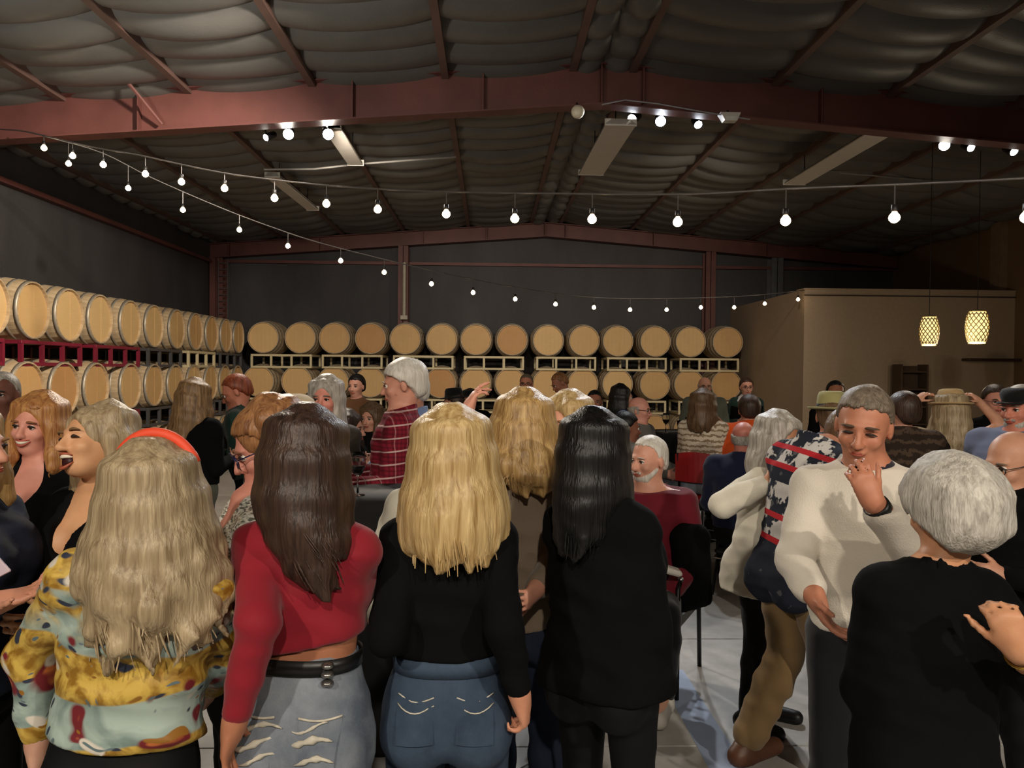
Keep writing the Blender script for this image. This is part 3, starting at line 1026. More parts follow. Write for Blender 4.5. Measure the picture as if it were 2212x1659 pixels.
# floor of cast concrete slabs
def floormat():
    t = NT('sealed_grey_concrete')
    a = t.noise(t.coord(which='Object'), .9, 5, .6, .6)
    b = t.noise(t.coord(), 9, 4, .6)
    c = t.ramp(a.outputs['Fac'], [(.3, lin((172, 170, 167))), (.55, lin((196, 194, 190))), (.75, lin((182, 177, 168)))])
    t.base(t.mix(.25, c, t.ramp(b.outputs['Fac'], [(.35, lin((120, 116, 110))), (.65, lin((190, 187, 182)))])))
    r = t.ramp(a.outputs['Fac'], [(.3, (.28, .28, .28)), (.7, (.45, .45, .45))])
    t.l(r, t.b.inputs['Roughness'])
    t.b.inputs['Specular IOR Level'].default_value = .45
    t.bump(b.outputs['Fac'], .06, .004)
    return t.m
M_FLOOR = floormat()
fl = struct('floor', MB().box((XL - .2, YF - .2, -.2), (XR + .2, YB + .2, -.012)), plain('floor_joint', (84, 80, 76), .9))
slab = None
ys = [-5.0, -2.1, .7, 2.08, 3.46, 4.86, 7.6, 10.4, 13.2, 16.0]
xs = [-5.68, -2.86, -.04, 2.78, 5.6, 8.4]
for i in range(len(xs) - 1):
    for j in range(len(ys) - 1):
        mb = MB().box((xs[i] + .004, ys[j] + .004, -.06), (xs[i + 1] - .004, ys[j + 1] - .004, 0), bev=.003)
        mb.build('concrete_slab', M_FLOOR, fl)

tape = MB().box((.95, 1.6, 0), (1.11, 4.35, .0015)).build('floor_tape', plain('pale_blue_tape', (160, 176, 204), .35, 0, .06, 12))  # thin pale blue strip laid on the concrete slabs
tag(tape, 'pale blue strip running across the grey concrete floor', 'floor tape')

# walls
struct('wall_back', MB().box((XL - .2, YB, -.2), (XR + .2, YB + .2, 5.0)), M_DARKWALL)
struct('wall_left', MB().box((XL - .2, YF, -.2), (XL, YB, 5.0)), M_DARKWALL)
struct('wall_right', MB().box((XR, YF, -.2), (XR + .2, YB, 5.0)), M_BROWNWALL)
struct('wall_front', MB().box((XL - .2, YF - .2, -.2), (XR + .2, YF, 5.0)), plain('painted_front_wall', (120, 105, 90), .8))
# girts and posts of the steel frame
gl = MB().box((XL + .001, YF, 3.80), (XL + .09, YB - .25, 3.86))
struct('trim_1', gl, M_OXIDE)
struct('trim_2', MB().box((XL + .3, YB - .09, 3.84), (XR, YB - .001, 3.90)), M_OXIDE)
def isect(mb, x, y, w, d, z0, z1, tw=.012, axis='y'):
    mb.box((x - w / 2, y - d / 2, z0), (x + w / 2, y - d / 2 + tw, z1))
    mb.box((x - w / 2, y + d / 2 - tw, z0), (x + w / 2, y + d / 2, z1))
    mb.box((x - tw / 2, y - d / 2, z0), (x + tw / 2, y + d / 2, z1))
    return mb
for nm, px, w in (('trim_3', 474, .26), ('trim_4', 873, .2), ('trim_5', 1530, .2)):
    x = at(px, 600, 15.85).x
    struct(nm, isect(MB(), x, 15.8, w, .28, 0, roof(x) - .45), M_OXIDE)
x = at(1672, 600, 15.85).x
struct('trim_6', isect(MB(), x, 15.8, .24, .28, 0, roof(x) - .45), plain('grey_steel_post', (92, 92, 94), .5))
x = at(2112, 520, 12.6).x
struct('trim_7', MB().box((XR - .12, 12.4, 3.0), (XR - .001, 12.66, roof(XR) - .1)), plain('brown_post', (128, 104, 80), .7))
x = at(871, 640, 15.4).x
pp = MB().tube([(x, 15.58, 2.75), (x, 15.58, 3.84)], .035, 10)
pp.box((x - .07, 15.55, 2.70), (x + .07, 15.66, 2.78))
tag(pp.build('conduit_pipe', plain('pale_pipe', (170, 160, 140), .5)), 'pale vertical pipe above the back barrels under the girt', 'pipe')

# roof deck, blankets of insulation between the purlins, purlins
rd = MB()
n = 0
for (xa, xb) in ((XL - .2, XRIDGE), (XRIDGE, XR + .2)):
    za, zb = roof(xa) + .1, roof(xb) + .1
    k = len(rd.V)
    rd.V += [(xa, YF - .2, za), (xb, YF - .2, zb), (xb, YB + .2, zb), (xa, YB + .2, za), (xa, YF - .2, za + .1), (xb, YF - .2, zb + .1), (xb, YB + .2, zb + .1), (xa, YB + .2, za + .1)]
    rd.F += [(k + 3, k + 2, k + 1, k), (k + 4, k + 5, k + 6, k + 7), (k, k + 1, k + 5, k + 4), (k + 1, k + 2, k + 6, k + 5), (k + 2, k + 3, k + 7, k + 6), (k + 3, k, k + 4, k + 7)]
ceil = struct('ceiling', rd, plain('roof_sheet', (60, 58, 56), .7))
PURL = [-5.45, -4.25, -3.02, -1.80, -.48, .80, 1.40, 2.85, 4.02, 5.3, 6.6, 7.9]
for k, x in enumerate(PURL):
    z = roof(x)
    MB().box((x - .035, YF, z - .135), (x + .035, YB - .01, z + .05)).build('purlin', plain('dusty_oxide_purlin', (102, 78, 70), .6, 0, .12, 4), ceil)
edges = [XL] + PURL + [XR]
pitch = .49
y = -1.2
rr = random.Random(5)
strip_i = 0
def blanket(x_list, y0, y1, nv):
    V, Fc = [], []
    m = len(x_list)
    for v in range(nv + 1):
        t = v / nv
        for (x, u, bay) in x_list:
            hsh = math.sin(bay * 12.9 + round(y0 * 7.3) * 3.1) * .5 + .5
            zz = roof(x) - .03
            bulge = (math.sin(math.pi * t)) ** .62 * (.085 + .03 * hsh)
            sag = math.sin(math.pi * u) * (.035 + .025 * hsh)
            pinch = 1 - .35 * (abs(2 * u - 1) ** 4)
            zz -= bulge * pinch + sag
            V.append((x, y0 + (y1 - y0) * t + math.sin(math.pi * u) * .05 * (hsh - .3), zz))
    for v in range(nv):
        for i in range(m - 1):
            a = v * m + i
            Fc.append((a, a + m, a + m + 1, a + 1))
    return V, Fc
for (xa, xb) in ((XL, XRIDGE), (XRIDGE, XR)):
    xl = []
    E = [e for e in edges if xa - .01 <= e <= xb + .01]
    if xa == XRIDGE: E = [XRIDGE] + E
    else: E = E + [XRIDGE]
    for b in range(len(E) - 1):
        for q in range(9):
            u = q / 9
            xl.append((E[b] + (E[b + 1] - E[b]) * u, u, b + (20 if xa == XRIDGE else 0)))
    xl.append((E[-1], 1.0, 0))
    y = -1.2
    while y < YB - .05:
        y1 = min(y + pitch, YB)
        V, Fc = blanket(xl, y, y1, 8)
        mesh_obj('insulation_blanket', V, Fc, M_INSUL, ceil, True)
        y = y1
    V, Fc = blanket(xl, YF, -1.2, 4)
    mesh_obj('insulation_blanket', V, Fc, M_INSUL, ceil, True)

# rafters of the rigid frames: I sections following the roof
def rafter(yc, ztop_off, depth, mat):
    """two plate girders meeting under the ridge"""
    root = None
    for (xa, xb) in ((XL, XRIDGE), (XRIDGE, XR)):
        za, zb = roof(xa) - ztop_off, roof(xb) - ztop_off
        def slab_(y0, y1, o0, o1):
            m = MB()
            m.V = [(xa, y0, za + o0), (xb, y0, zb + o0), (xb, y1, zb + o0), (xa, y1, za + o0), (xa, y0, za + o1), (xb, y0, zb + o1), (xb, y1, zb + o1), (xa, y1, za + o1)]
            m.F = [(3, 2, 1, 0), (4, 5, 6, 7), (0, 1, 5, 4), (1, 2, 6, 5), (2, 3, 7, 6), (3, 0, 4, 7)]
            return m
        if root is None:
            root = slab_(yc - .006, yc + .006, -depth, 0).build('roof_beam', mat)
            root['kind'] = 'structure'
        else:
            slab_(yc - .006, yc + .006, -depth, 0).build('web', mat, root)
        slab_(yc - .09, yc + .09, -depth - .014, -depth).build('bottom_flange', mat, root)
        slab_(yc - .09, yc + .09, 0, .014).build('top_flange', mat, root)
        for x in (xa + .4, xa + 2.2, (xa + xb) / 2 + .9, xb - 1.2, xb - .02):
            zt = roof(x) - ztop_off
            MB().box((x - .006, yc - .085, zt - depth), (x + .006, yc + .085, zt)).build('stiffener', mat, root)
    return root
rafter(7.8, .10, .385, M_OXIDE)
rafter(15.8, .16, .26, M_OXIDE)
rafter(-1.5, .10, .385, M_OXIDE)
# flange brace seen on the left part of the front rafter
bx = at(325, 215, 7.68)
MB().tube([(bx.x - .12, 7.45, roof(bx.x) - .12), (bx.x + .1, 7.70, roof(bx.x) - .44)], .018, 6).build('flange_brace', M_OXIDE, [o for o in bpy.data.objects if o.name == 'roof_beam'][0])

# the tan room built into the right back corner
c = at(1738, 625, 12.2)
px0, pz = c.x, c.z
part = struct('wall_partition', MB().box((px0, 12.2, 0), (XR, YB, pz)), M_TAN)
struct('trim_8', MB().box((px0 - .004, 12.17, pz - .10), (XR, 12.2, pz - .085)), plain('shadow_gap_trim', (60, 48, 38), .8))  # dark brown cornice line along the front of the tan room
struct('trim_9', MB().box((px0 - .01, 12.185, pz), (XR, 12.5, pz + .02)), M_TAN)
a = at(2085, 776, 12.1); b = at(2300, 778, 12.1)
sh = MB().box((a.x, 11.98, a.z - .03), (min(b.x, XR - .02), 12.2, a.z + .015), bev=.006)
tag(sh.build('wall_shelf', plain('dark_walnut', (52, 36, 26), .5)), 'dark wooden shelf on the tan wall under the right pendant lamp', 'shelf')
a = at(1970, 790, 11.8)
rk = empty('display_rack', (a.x, 11.85, 0), 'tall narrow dark brown rack standing against the tan wall', 'rack')
m_rk = plain('dark_rack_wood', (70, 52, 38), .6)
for sx in (-.21, .19): MB().box((sx, -.14, 0), (sx + .025, .14, a.z + .02), bev=.004).build('side_panel', m_rk, rk)
for k in range(7): MB().box((-.19, -.13, .1 + k * .27), (.19, .13, .125 + k * .27)).build('shelf_board', m_rk, rk)
MB().box((-.2, .12, .05), (.2, .135, a.z)).build('back_panel', m_rk, rk)

# ------------------------------------------------------------------ barrels and racks
def woodhead():
    t = NT('oak_barrel_head')
    oi = t.n('ShaderNodeObjectInfo')
    v = t.coord((4, 1, 30))
    n = t.noise(v, 1.5, 4, .6, .4)
    n2 = t.noise(t.coord(), 3, 3)
    base = t.ramp(oi.outputs['Random'], [(0, lin((196, 148, 92))), (.3, lin((222, 184, 126))), (.6, lin((206, 164, 106))), (.85, lin((214, 176, 118))), (1, lin((190, 136, 80)))])
    c = t.mix(t.math('MULTIPLY', n.outputs['Fac'], .5), base, t.mix(.5, base, lin((140, 96, 52))))
    t.base(t.mix(t.math('MULTIPLY', n2.outputs['Fac'], .25), c, lin((236, 206, 156))))
    t.bump(n.outputs['Fac'], .15, .004)
    return t.set(.6, 0, .3)
def woodbody():
    t = NT('oak_staves')
    n = t.noise(t.coord((20, 2, 20)), 1.5, 4, .6, .3)
    t.base(t.ramp(n.outputs['Fac'], [(.3, lin((168, 142, 108))), (.7, lin((206, 182, 146)))]))
    t.bump(n.outputs['Fac'], .2, .004)
    return t.set(.6, 0, .35)
M_HEAD, M_STAVE = woodhead(), woodbody()
M_HOOP = plain('galvanised_hoop', (172, 162, 145), .5, .5, .12, 20)
BR, HR, BLn = .335, .275, .94
def brad(t):  # radius along the barrel 0..1
    return HR + .012 + (BR - HR - .012) * math.sin(math.pi * t) ** .8
def make_barrel():
    o = empty('wine_barrel', (0, 0, 0))
    R = Matrix.Translation((0, 0, BR)) @ Matrix.Rotation(-math.pi / 2, 4, 'X')
    prof = [(HR - .004, .03), (HR, 0.0)] + [(brad(t), t * BLn) for t in (0, .08, .16, .27, .38, .5, .62, .73, .84, .92, 1.0)] + [(HR, BLn), (HR - .004, BLn - .03)]
    MB().lathe(prof, 26, R).build('stave_body', M_STAVE, o)
    for yy, sgn in ((.032, 1), (BLn - .032, -1)):
        mb = MB()
        nb = 7
        for i in range(nb):
            x0 = -HR + 2 * HR * i / nb + .0012; x1 = -HR + 2 * HR * (i + 1) / nb - .0012
            top, bot = [], []
            for q in range(5):
                x = x0 + (x1 - x0) * q / 4
                zz = math.sqrt(max(HR * HR - x * x, 0)) * .995
                top.append((x, zz)); bot.append((x, -zz))
            loop = bot + top[::-1]
            k = len(mb.V)
            off = .0015 * ((i * 5) % 3 - 1)
            mb.V += [(x, yy - sgn * (.004 + off), BR + z) for x, z in loop] + [(x, yy + sgn * .015, BR + z) for x, z in loop]
            L_ = len(loop)
            f1 = tuple(k + j for j in range(L_)); f2 = tuple(k + L_ + j for j in range(L_ - 1, -1, -1))
            mb.F += [f1, f2] if sgn > 0 else [f1[::-1], f2[::-1]]
            for j in range(L_):
                j2 = (j + 1) % L_
                f = (k + j, k + L_ + j, k + L_ + j2, k + j2)
                mb.F.append(f if sgn > 0 else f[::-1])
        mb.build('barrel_head', M_HEAD, o)
    for t0, wd in ((.004, .035), (.125, .035), (.27, .04), (.69, .04), (.838, .035), (.959, .035)):
        ra, rb = brad(t0) + .0035, brad(t0 + wd) + .0035
        ya, yb = t0 * BLn, (t0 + wd) * BLn
        MB().lathe([(ra - .004, ya), (ra, ya), (rb, yb), (rb - .004, yb)], 26, R, closed=True).build('hoop', M_HOOP, o, True)
    return o
RACKW, RACKH, RACKD = 1.14, .26, .80
def make_rack(mat, width=RACKW):
    o = empty('barrel_rack', (0, 0, 0))
    t = .038
    for y0 in (0, RACKD - t):
        MB().box((-width / 2, y0, RACKH - t), (width / 2, y0 + t, RACKH), bev=.004).build('rail', mat, o)
        MB().box((-width / 2, y0, 0), (width / 2, y0 + t, t), bev=.004).build('rail', mat, o)
        for x in (-width / 2, -width / 6 - t / 2, width / 6 - t / 2, width / 2 - t):
            MB().box((x, y0, t), (x + t, y0 + t, RACKH - t)).build('post', mat, o)
    for x in (-width / 2, width / 2 - t):
        for z0 in (0, RACKH - t):
            MB().box((x, t, z0), (x + t, RACKD - t, z0 + t)).build('side_rail', mat, o)
    return o
M_RACKB = plain('cream_rack_steel', (206, 190, 150), .5, 0, .08)
M_RACKR = plain('maroon_rack_steel', (122, 28, 48), .45, 0, .12)
M_RACKG = plain('dark_grey_rack_steel', (72, 70, 70), .5, 0, .1)
ORD = ['first', 'second', 'third', 'fourth', 'fifth', 'sixth', 'seventh', 'eighth', 'ninth', 'tenth', 'eleventh', 'twelfth', 'thirteenth', 'last']
bar0 = make_barrel(); used = [False]
def barrel(loc, rz, label, group):
    if not used[0]:
        used[0] = True
        o = bar0; o.location = loc; o.rotation_euler = (0, 0, rz); tag(o, label, 'barrel', group)
    else:
        o = dup(bar0, loc, rz, label, group)
    return o
racks = {}
def rack(mat, loc, rz, label, group):
    if mat.name not in racks:
        o = racks[mat.name] = make_rack(mat); o.location = loc; o.rotation_euler = (0, 0, rz)
        return tag(o, label, 'rack', group)
    o = dup(racks[mat.name], loc, rz, label, group)
    return o
ZT, ZL, ZB = 2.275, 1.455, .59
top_x = [568, 648, 722, 800, 875, 954, 1028, 1106, 1184, 1262, 1335, 1416, 1492, 1572]
low_x = [558, 641, 720, 800, 872, 952, 1028, 1103, 1184, 1260, 1335, 1416, 1490, 1570]
for zc, lst, rn in ((ZT, top_x, 'top'), (ZL, low_x, 'middle'), (ZB, low_x, 'bottom')):
    for i, px in enumerate(lst):
        p = at(px, 780, 14.65)
        pair = 'left' if i % 2 == 0 else 'right'
        w = ORD[i] if i < 13 else 'fourteenth and last'
        barrel((p.x, 14.65, zc - BR), 0, f'oak barrel, {w} from the left in the {rn} row at the back', f'barrels in the {rn} row along the back wall')
for zb, rn, ln in ((1.705, 'top', top_x), (.885, 'middle', low_x), (0.0, 'bottom', low_x)):
    for i in range(7):
        x = (at(ln[2 * i], 780, 14.65).x + at(ln[2 * i + 1], 780, 14.65).x) / 2
        rack(M_RACKB, (x, 14.63, zb), 0, f'cream rack under the {ORD[i] if i < 6 else "last"} barrel pair from the left, {rn} back row', f'cream racks under the {rn} back row')
HX = -4.62
lt_px = [-5, 85, 147, 222, 290, 340, 388, 428, 462, 492, 517]
lys = [4.65 * 1670 / (1060 - p) for p in lt_px]
ll_px = [-20, 62, 137, 218, 290, 340, 385, 424, 460, 490, 515]
lys2 = [4.65 * 1670 / (1060 - p) for p in ll_px]
def spread_(ys):
    ys = list(ys)
    for k in range(1, len(ys)):
        if ys[k] - ys[k - 1] < .675: ys[k] = ys[k - 1] + .675
    return [y for y in ys if y < 15.3]
for zc, lst, rn in ((ZT - .01, spread_(lys), 'upper'), (ZL, spread_(lys2), 'lower')):
    for i, y in enumerate(lst):
        barrel((HX, y, zc - BR), math.pi / 2, f'oak barrel, {ORD[i]} from the near end, {rn} row on the left wall', f'barrels in the {rn} row on the left wall')
for i, y in enumerate(spread_(lys2)):
    barrel((HX, y, ZB - BR), math.pi / 2, f'oak barrel, {ORD[i]} from the near end, floor row on the left wall', 'barrels in the floor row on the left wall')
ry = [6.95, 8.35, 9.8, 11.2, 12.6, 14.0]
for zb, rn in ((1.70, 'upper'), (.885, 'lower'), (0.0, 'floor')):
    for i, y in enumerate(ry):
        mat = M_RACKR if y < 10.5 else (M_RACKG if not (i == 4 and rn == 'upper') else M_RACKB)
        cn = 'maroon' if mat is M_RACKR else ('dark grey' if mat is M_RACKG else 'cream')
        rack(mat, (HX - .02, y, zb), math.pi / 2, f'{cn} rack, {ORD[i]} from the near end under the {rn} left row', f'racks under the {rn} row on the left wall')

# small wall ladder rungs by the corner post
a = at(480, 600, 15.5)
ld = empty('wall_ladder', (a.x, 15.55, 2.7), 'pale metal rungs of a short ladder on the dark corner post', 'ladder')
for sx in (-.09, .09): MB().tube([(sx, 0, 0), (sx, 0, 1.15)], .008, 6).build('rail', plain('dull_steel', (110, 108, 105), .5, .5), ld)
for k in range(9): MB().tube([(-.09, 0, .08 + k * .125), (.09, 0, .08 + k * .125)], .008, 6).build('rung', plain('dull_steel', (110, 108, 105), .5, .5), ld)

# ------------------------------------------------------------------ lamps
def strip_light(xa, xb, ya, yb, z, w, label):
    root = empty('strip_light', ((xa + xb) / 2, (ya + yb) / 2, z), label, 'light fixture', 'unlit white strip lights under the roof')
    L_ = (yb - ya) / 2
    ang = math.atan2(-(xb - xa), yb - ya)
    root.rotation_euler = (0, 0, ang)
    mb = MB()
    P = [(-w / 2, 0), (-w * .28, .055), (w * .28, .055), (w / 2, 0)]
    k = 0
    for y in (-L_, L_): mb.V += [(x, y, zz) for x, zz in P]
    mb.F = [(0, 1, 5, 4), (1, 2, 6, 5), (2, 3, 7, 6), (3, 2, 1, 0), (4, 5, 6, 7)]
    mb.build('housing', M_WHITE, root)
    MB().box((-w / 2 + .01, -L_ + .01, -.012), (w / 2 - .01, L_ - .01, .004), bev=.004).build('diffuser', plain('beige_diffuser', (214, 206, 196), .5, 0, .04), root)
    for y in (-L_, L_ - .02): MB().box((-w / 2, y, -.015), (w / 2, y + .02, .056)).build('end_cap', M_WHITE, root)
    for y in (-L_ * .7, L_ * .7): MB().tube([(0, y, .05), (0, y, roof((xa + xb) / 2) - z - .1)], .006, 6).build('hanger', M_BLACKMETAL, root)
strip_light(1.315, 1.27, 7.96, 10.0, 4.24, .33, 'unlit white strip light nearest the peak of the maroon beam')
strip_light(4.03, 4.0, 8.0, 10.2, 4.205, .30, 'unlit white strip light on the right half of the roof')
strip_light(-1.68, -1.68, 8.15, 9.6, 4.21, .2, 'unlit strip light right behind the left pair of bright spotlights')
strip_light(-2.87, -2.82, 10.2, 12.3, 4.2, .2, 'unlit strip light farthest back behind the string of bulbs')

M_LENS = glow('spot_lens', (255, 250, 238), 50)
M_LENSC = glow('spot_lens_cool', (235, 242, 255), 50)
M_LENSD = glow('spot_lens_dim', (255, 250, 240), 25)
def track_light(px, py, D, target, lens, label, r=.052, watts=0, col=COOL, grp=None):
    p = at(px, py, D)
    o = empty('track_light', tuple(p), label, 'spotlight', grp)
    d = (Vector(target) - p).normalized()
    M = d.to_track_quat('Z', 'Y').to_matrix().to_4x4()
    MB().lathe([(r * .75, -.14), (r * .95, -.13), (r * 1.1, -.01), (r * 1.1, .012), (r * 1.0, .012), (r * .98, .0)], 18, M).build('housing', M_BLACKMETAL, o, True)
    MB().lathe([(.001, .006), (r * .6, .005), (r * .98, .002)], 18, M).build('lens', lens, o, True)
    zt = max(roof(p.x) - .10 - .39 - p.z, .06)
    MB().tube([(0, 0, .03), (0, -.02, .03 + zt * .5), (0, -.12, zt)], .009, 6).build('yoke', M_BLACKMETAL, o)
    if watts:
        spot('track_lamp', p + d * .05, target, watts, 75, .7, .05, col)
    return o
g1, g2, g3 = 'track lights of the left cluster', 'track lights of the middle cluster', 'track lights of the right cluster'
track_light(575, 297, 8.05, (-4.5, 4.0, 1.5), M_LENSD, 'small dim spotlight, leftmost of the left cluster under the beam', .036, 0, grp=g1)
track_light(623, 290, 8.05, (-1.2, 2.2, 1.0), M_LENS, 'bright warm spotlight, middle of the left cluster under the beam', .054, 260, WARM, g1)
track_light(709, 290, 8.05, (0.2, 1.8, 1.0), M_LENS, 'bright warm spotlight, rightmost of the left cluster under the beam', .056, 260, WARM, g1)
track_light(1366, 257, 8.0, (-2.2, 3.6, .9), M_LENSC, 'cool white spotlight, leftmost of the middle cluster over the strip light', .05, 160, COOL, g2)
track_light(1427, 262, 8.0, (1.0, 2.4, .9), M_LENSC, 'cool white spotlight with strongest glare, second of the middle cluster', .054, 260, COOL, g2)
track_light(1508, 269, 8.0, (2.6, 3.6, .9), M_LENSC, 'cool white spotlight, third of the middle cluster', .042, 160, COOL, g2)
track_light(2040, 314, 8.0, (2.2, 3.0, .9), M_LENS, 'oval glaring spotlight, leftmost of the right cluster under the beam', .054, 160, WARM, g3)
track_light(2097, 319, 8.0, (5, 2, .9), M_LENSD, 'small spotlight, middle of the right cluster under the beam', .042, 0, grp=g3)
track_light(2190, 327, 8.0, (6, 3, .9), M_LENSD, 'small spotlight, at the right end of the right cluster under the beam', .046, 0, grp=g3)
p = at(1248, 242, 7.62)
o = empty('round_lamp', tuple(p), 'round unlit pale lamp hanging under the peak of the beam', 'lamp')
MB().lathe([(.001, -.05), (.04, -.046), (.062, -.02), (.066, .01), (.06, .03), (.03, .045), (.001, .05)], 20, Matrix.Rotation(math.radians(80), 4, 'X')).build('shade', plain('pale_lamp', (225, 215, 190), .4), o, True)
MB().tube([(0, 0, .06), (0, .1, .12)], .01, 6).build('bracket', M_BLACKMETAL, o)
p = at(1575, 254, 7.68)
o = empty('flood_lamp', tuple(p), 'unlit white flood lamp on the beam right of the middle spotlights', 'lamp')
mb = MB(); mb.V = [(-.1, -.06, .035), (.1, -.06, .035), (.1, .06, .035), (-.1, .06, .035), (-.055, -.05, -.04), (.07, -.05, -.04), (.07, .05, -.04), (-.055, .05, -.04)]
mb.F = [(0, 1, 2, 3), (7, 6, 5, 4), (4, 5, 1, 0), (5, 6, 2, 1), (6, 7, 3, 2), (7, 4, 0, 3)]
mb.build('housing', M_WHITE, o)
MB().box((-.045, -.055, -.045), (.06, -.049, .02)).build('front_glass', plain('lamp_glass', (220, 220, 215), .2), o)
MB().tube([(0, .02, .03), (0, .05, .08)], .012, 6).build('bracket', M_BLACKMETAL, o)

# conduit lines under the roof beyond the beam
a = [at(570, 366, 9.6), at(680, 365, 9.7), at(780, 354, 9.8), at(985, 339, 10.0)]
tag(MB().tube(a, .013, 6).build('conduit', plain('pale_conduit', (150, 145, 138), .5)), 'thin pale conduit crossing behind the left strip light', 'conduit')
a = [at(1815, 373, 9.5), at(1900, 380, 9.7), at(1990, 388, 10.0)]
tag(MB().tube(a, .012, 6).build('conduit', plain('pale_conduit', (150, 145, 138), .5)), 'thin pale conduit right of the right strip light', 'conduit')
a = [at(1300, 226, 7.66), at(1350, 216, 7.66), at(1420, 224, 7.66), at(1510, 240, 7.66), at(1620, 258, 7.66)]
tag(MB().tube(a, .007, 6).build('cable', plain('pale_cable', (150, 150, 155), .5)), 'thin cable drooping along the beam above the middle spotlights', 'cable')

# festoon strings of bulbs
def on_plane(px, py, A, B):
    r = ray(px, py); d = (B - A).xy; n_ = Vector((-d.y, d.x))
    t = n_.dot(A.xy) / n_.dot(r.xy)
    return Vector((0, 0, CAM_Z)) + r * t
M_BULB = glow('festoon_bulb', (255, 224, 176), 18)
M_SOCK = plain('black_socket', (22, 20, 20), .5)
M_WIRE = plain('festoon_wire', (96, 92, 90), .35, .3)
sock0 = bulb0 = None
def festoon(wire, bulbs, A, B, label, lit):
    global sock0, bulb0
    W_ = [on_plane(x, y, A, B) for x, y in wire]
    # smooth path
    Q = []
    for j in range(len(W_) - 1):
        a, b, c_, d = W_[max(j - 1, 0)], W_[j], W_[j + 1], W_[min(j + 2, len(W_) - 1)]
        for t in (0, .25, .5, .75):
            Q.append(.5 * ((2 * b) + (c_ - a) * t + (2 * a - 5 * b + 4 * c_ - d) * t * t + (3 * b - a - 3 * c_ + d) * t ** 3))
    Q.append(W_[-1])
    root = empty('string_light', tuple(W_[0]), label, 'string lights', 'strings of bulbs over the dance floor')
    o0 = W_[0]
    MB().tube([q - o0 for q in Q], .006, 6).build('wire', M_WIRE, root, True)
    xsq = [(CR.transposed() @ (q - Vector((0, 0, CAM_Z)))) for q in Q]
    pxs = [W_PX / 2 + F_PX * v.x / -v.z for v in xsq]
    for (x, y) in bulbs:
        p = on_plane(x, y, A, B)
        k = min(range(len(pxs) - 1), key=lambda i: abs((pxs[i] + pxs[i + 1]) / 2 - x))
        t = max(0, min(1, (x - pxs[k]) / (pxs[k + 1] - pxs[k] + 1e-9)))
        w = Q[k].lerp(Q[k + 1], t)
        dz = max(w.z - p.z, .09)
        MB().tube([(0, 0, .045), (0, 0, dz)], .0035, 5).build('drop_cord', M_WIRE, root, loc=p - o0)
        if sock0 is None:
            sock0 = MB().lathe([(.001, .058), (.014, .056), (.016, .03), (.014, .022), (.001, .02)], 10).build('socket', M_SOCK, root, True)
            bulb0 = MB().lathe([(.010, .026), (.013, .018), (.024, .004), (.027, -.008), (.024, -.02), (.012, -.031), (.001, -.034)], 14).build('bulb', M_BULB, root, True)
            sock0.location = p - o0; bulb0.location = p - o0
        else:
            for s0 in (sock0, bulb0):
                d = s0.copy(); COL.objects.link(d); d.parent = root; d.location = p - o0
    for f in lit:
        q = W_[0].lerp(W_[-1], f)
    return root
A0 = at(60, 285, 7.5); A1 = at(2212, 385, 3.5)
festoon([(-40, 272), (0, 279), (60, 285), (200, 318), (300, 335), (400, 357), (510, 378), (680, 398), (850, 410), (1030, 416), (1200, 418), (1370, 420), (1530, 418), (1700, 408), (1950, 398), (2212, 385), (2360, 372), (2700, 325), (3400, 110), (6000, -1740)],
        [(95, 318), (157, 335), (223, 354), (314, 374), (392, 391), (485, 405), (593, 426), (705, 438), (816, 450), (964, 460), (1112, 470), (1279, 471), (1464, 477), (1697, 474), (1932, 467), (2217, 466)],
        A0, A1, 'upper string of warm bulbs sweeping from the left beam towards the right foreground', ())
B1 = at(1738, 628, 12.15)
festoon([(60, 285), (110, 298), (220, 330), (330, 385), (480, 450), (600, 495), (700, 527), (870, 570), (1000, 599), (1100, 618), (1250, 640), (1400, 645), (1600, 640), (1738, 627)],
        [(148, 352), (277, 405), (395, 452), (517, 495), (622, 530), (736, 562), (830, 587), (932, 612), (1022, 631), (1113, 645), (1200, 656), (1283, 663), (1361, 668), (1440, 668), (1514, 663), (1586, 663), (1652, 655), (1724, 646)],
        A0, B1, 'lower string of warm bulbs sagging from the left beam to the tan room corner', ())

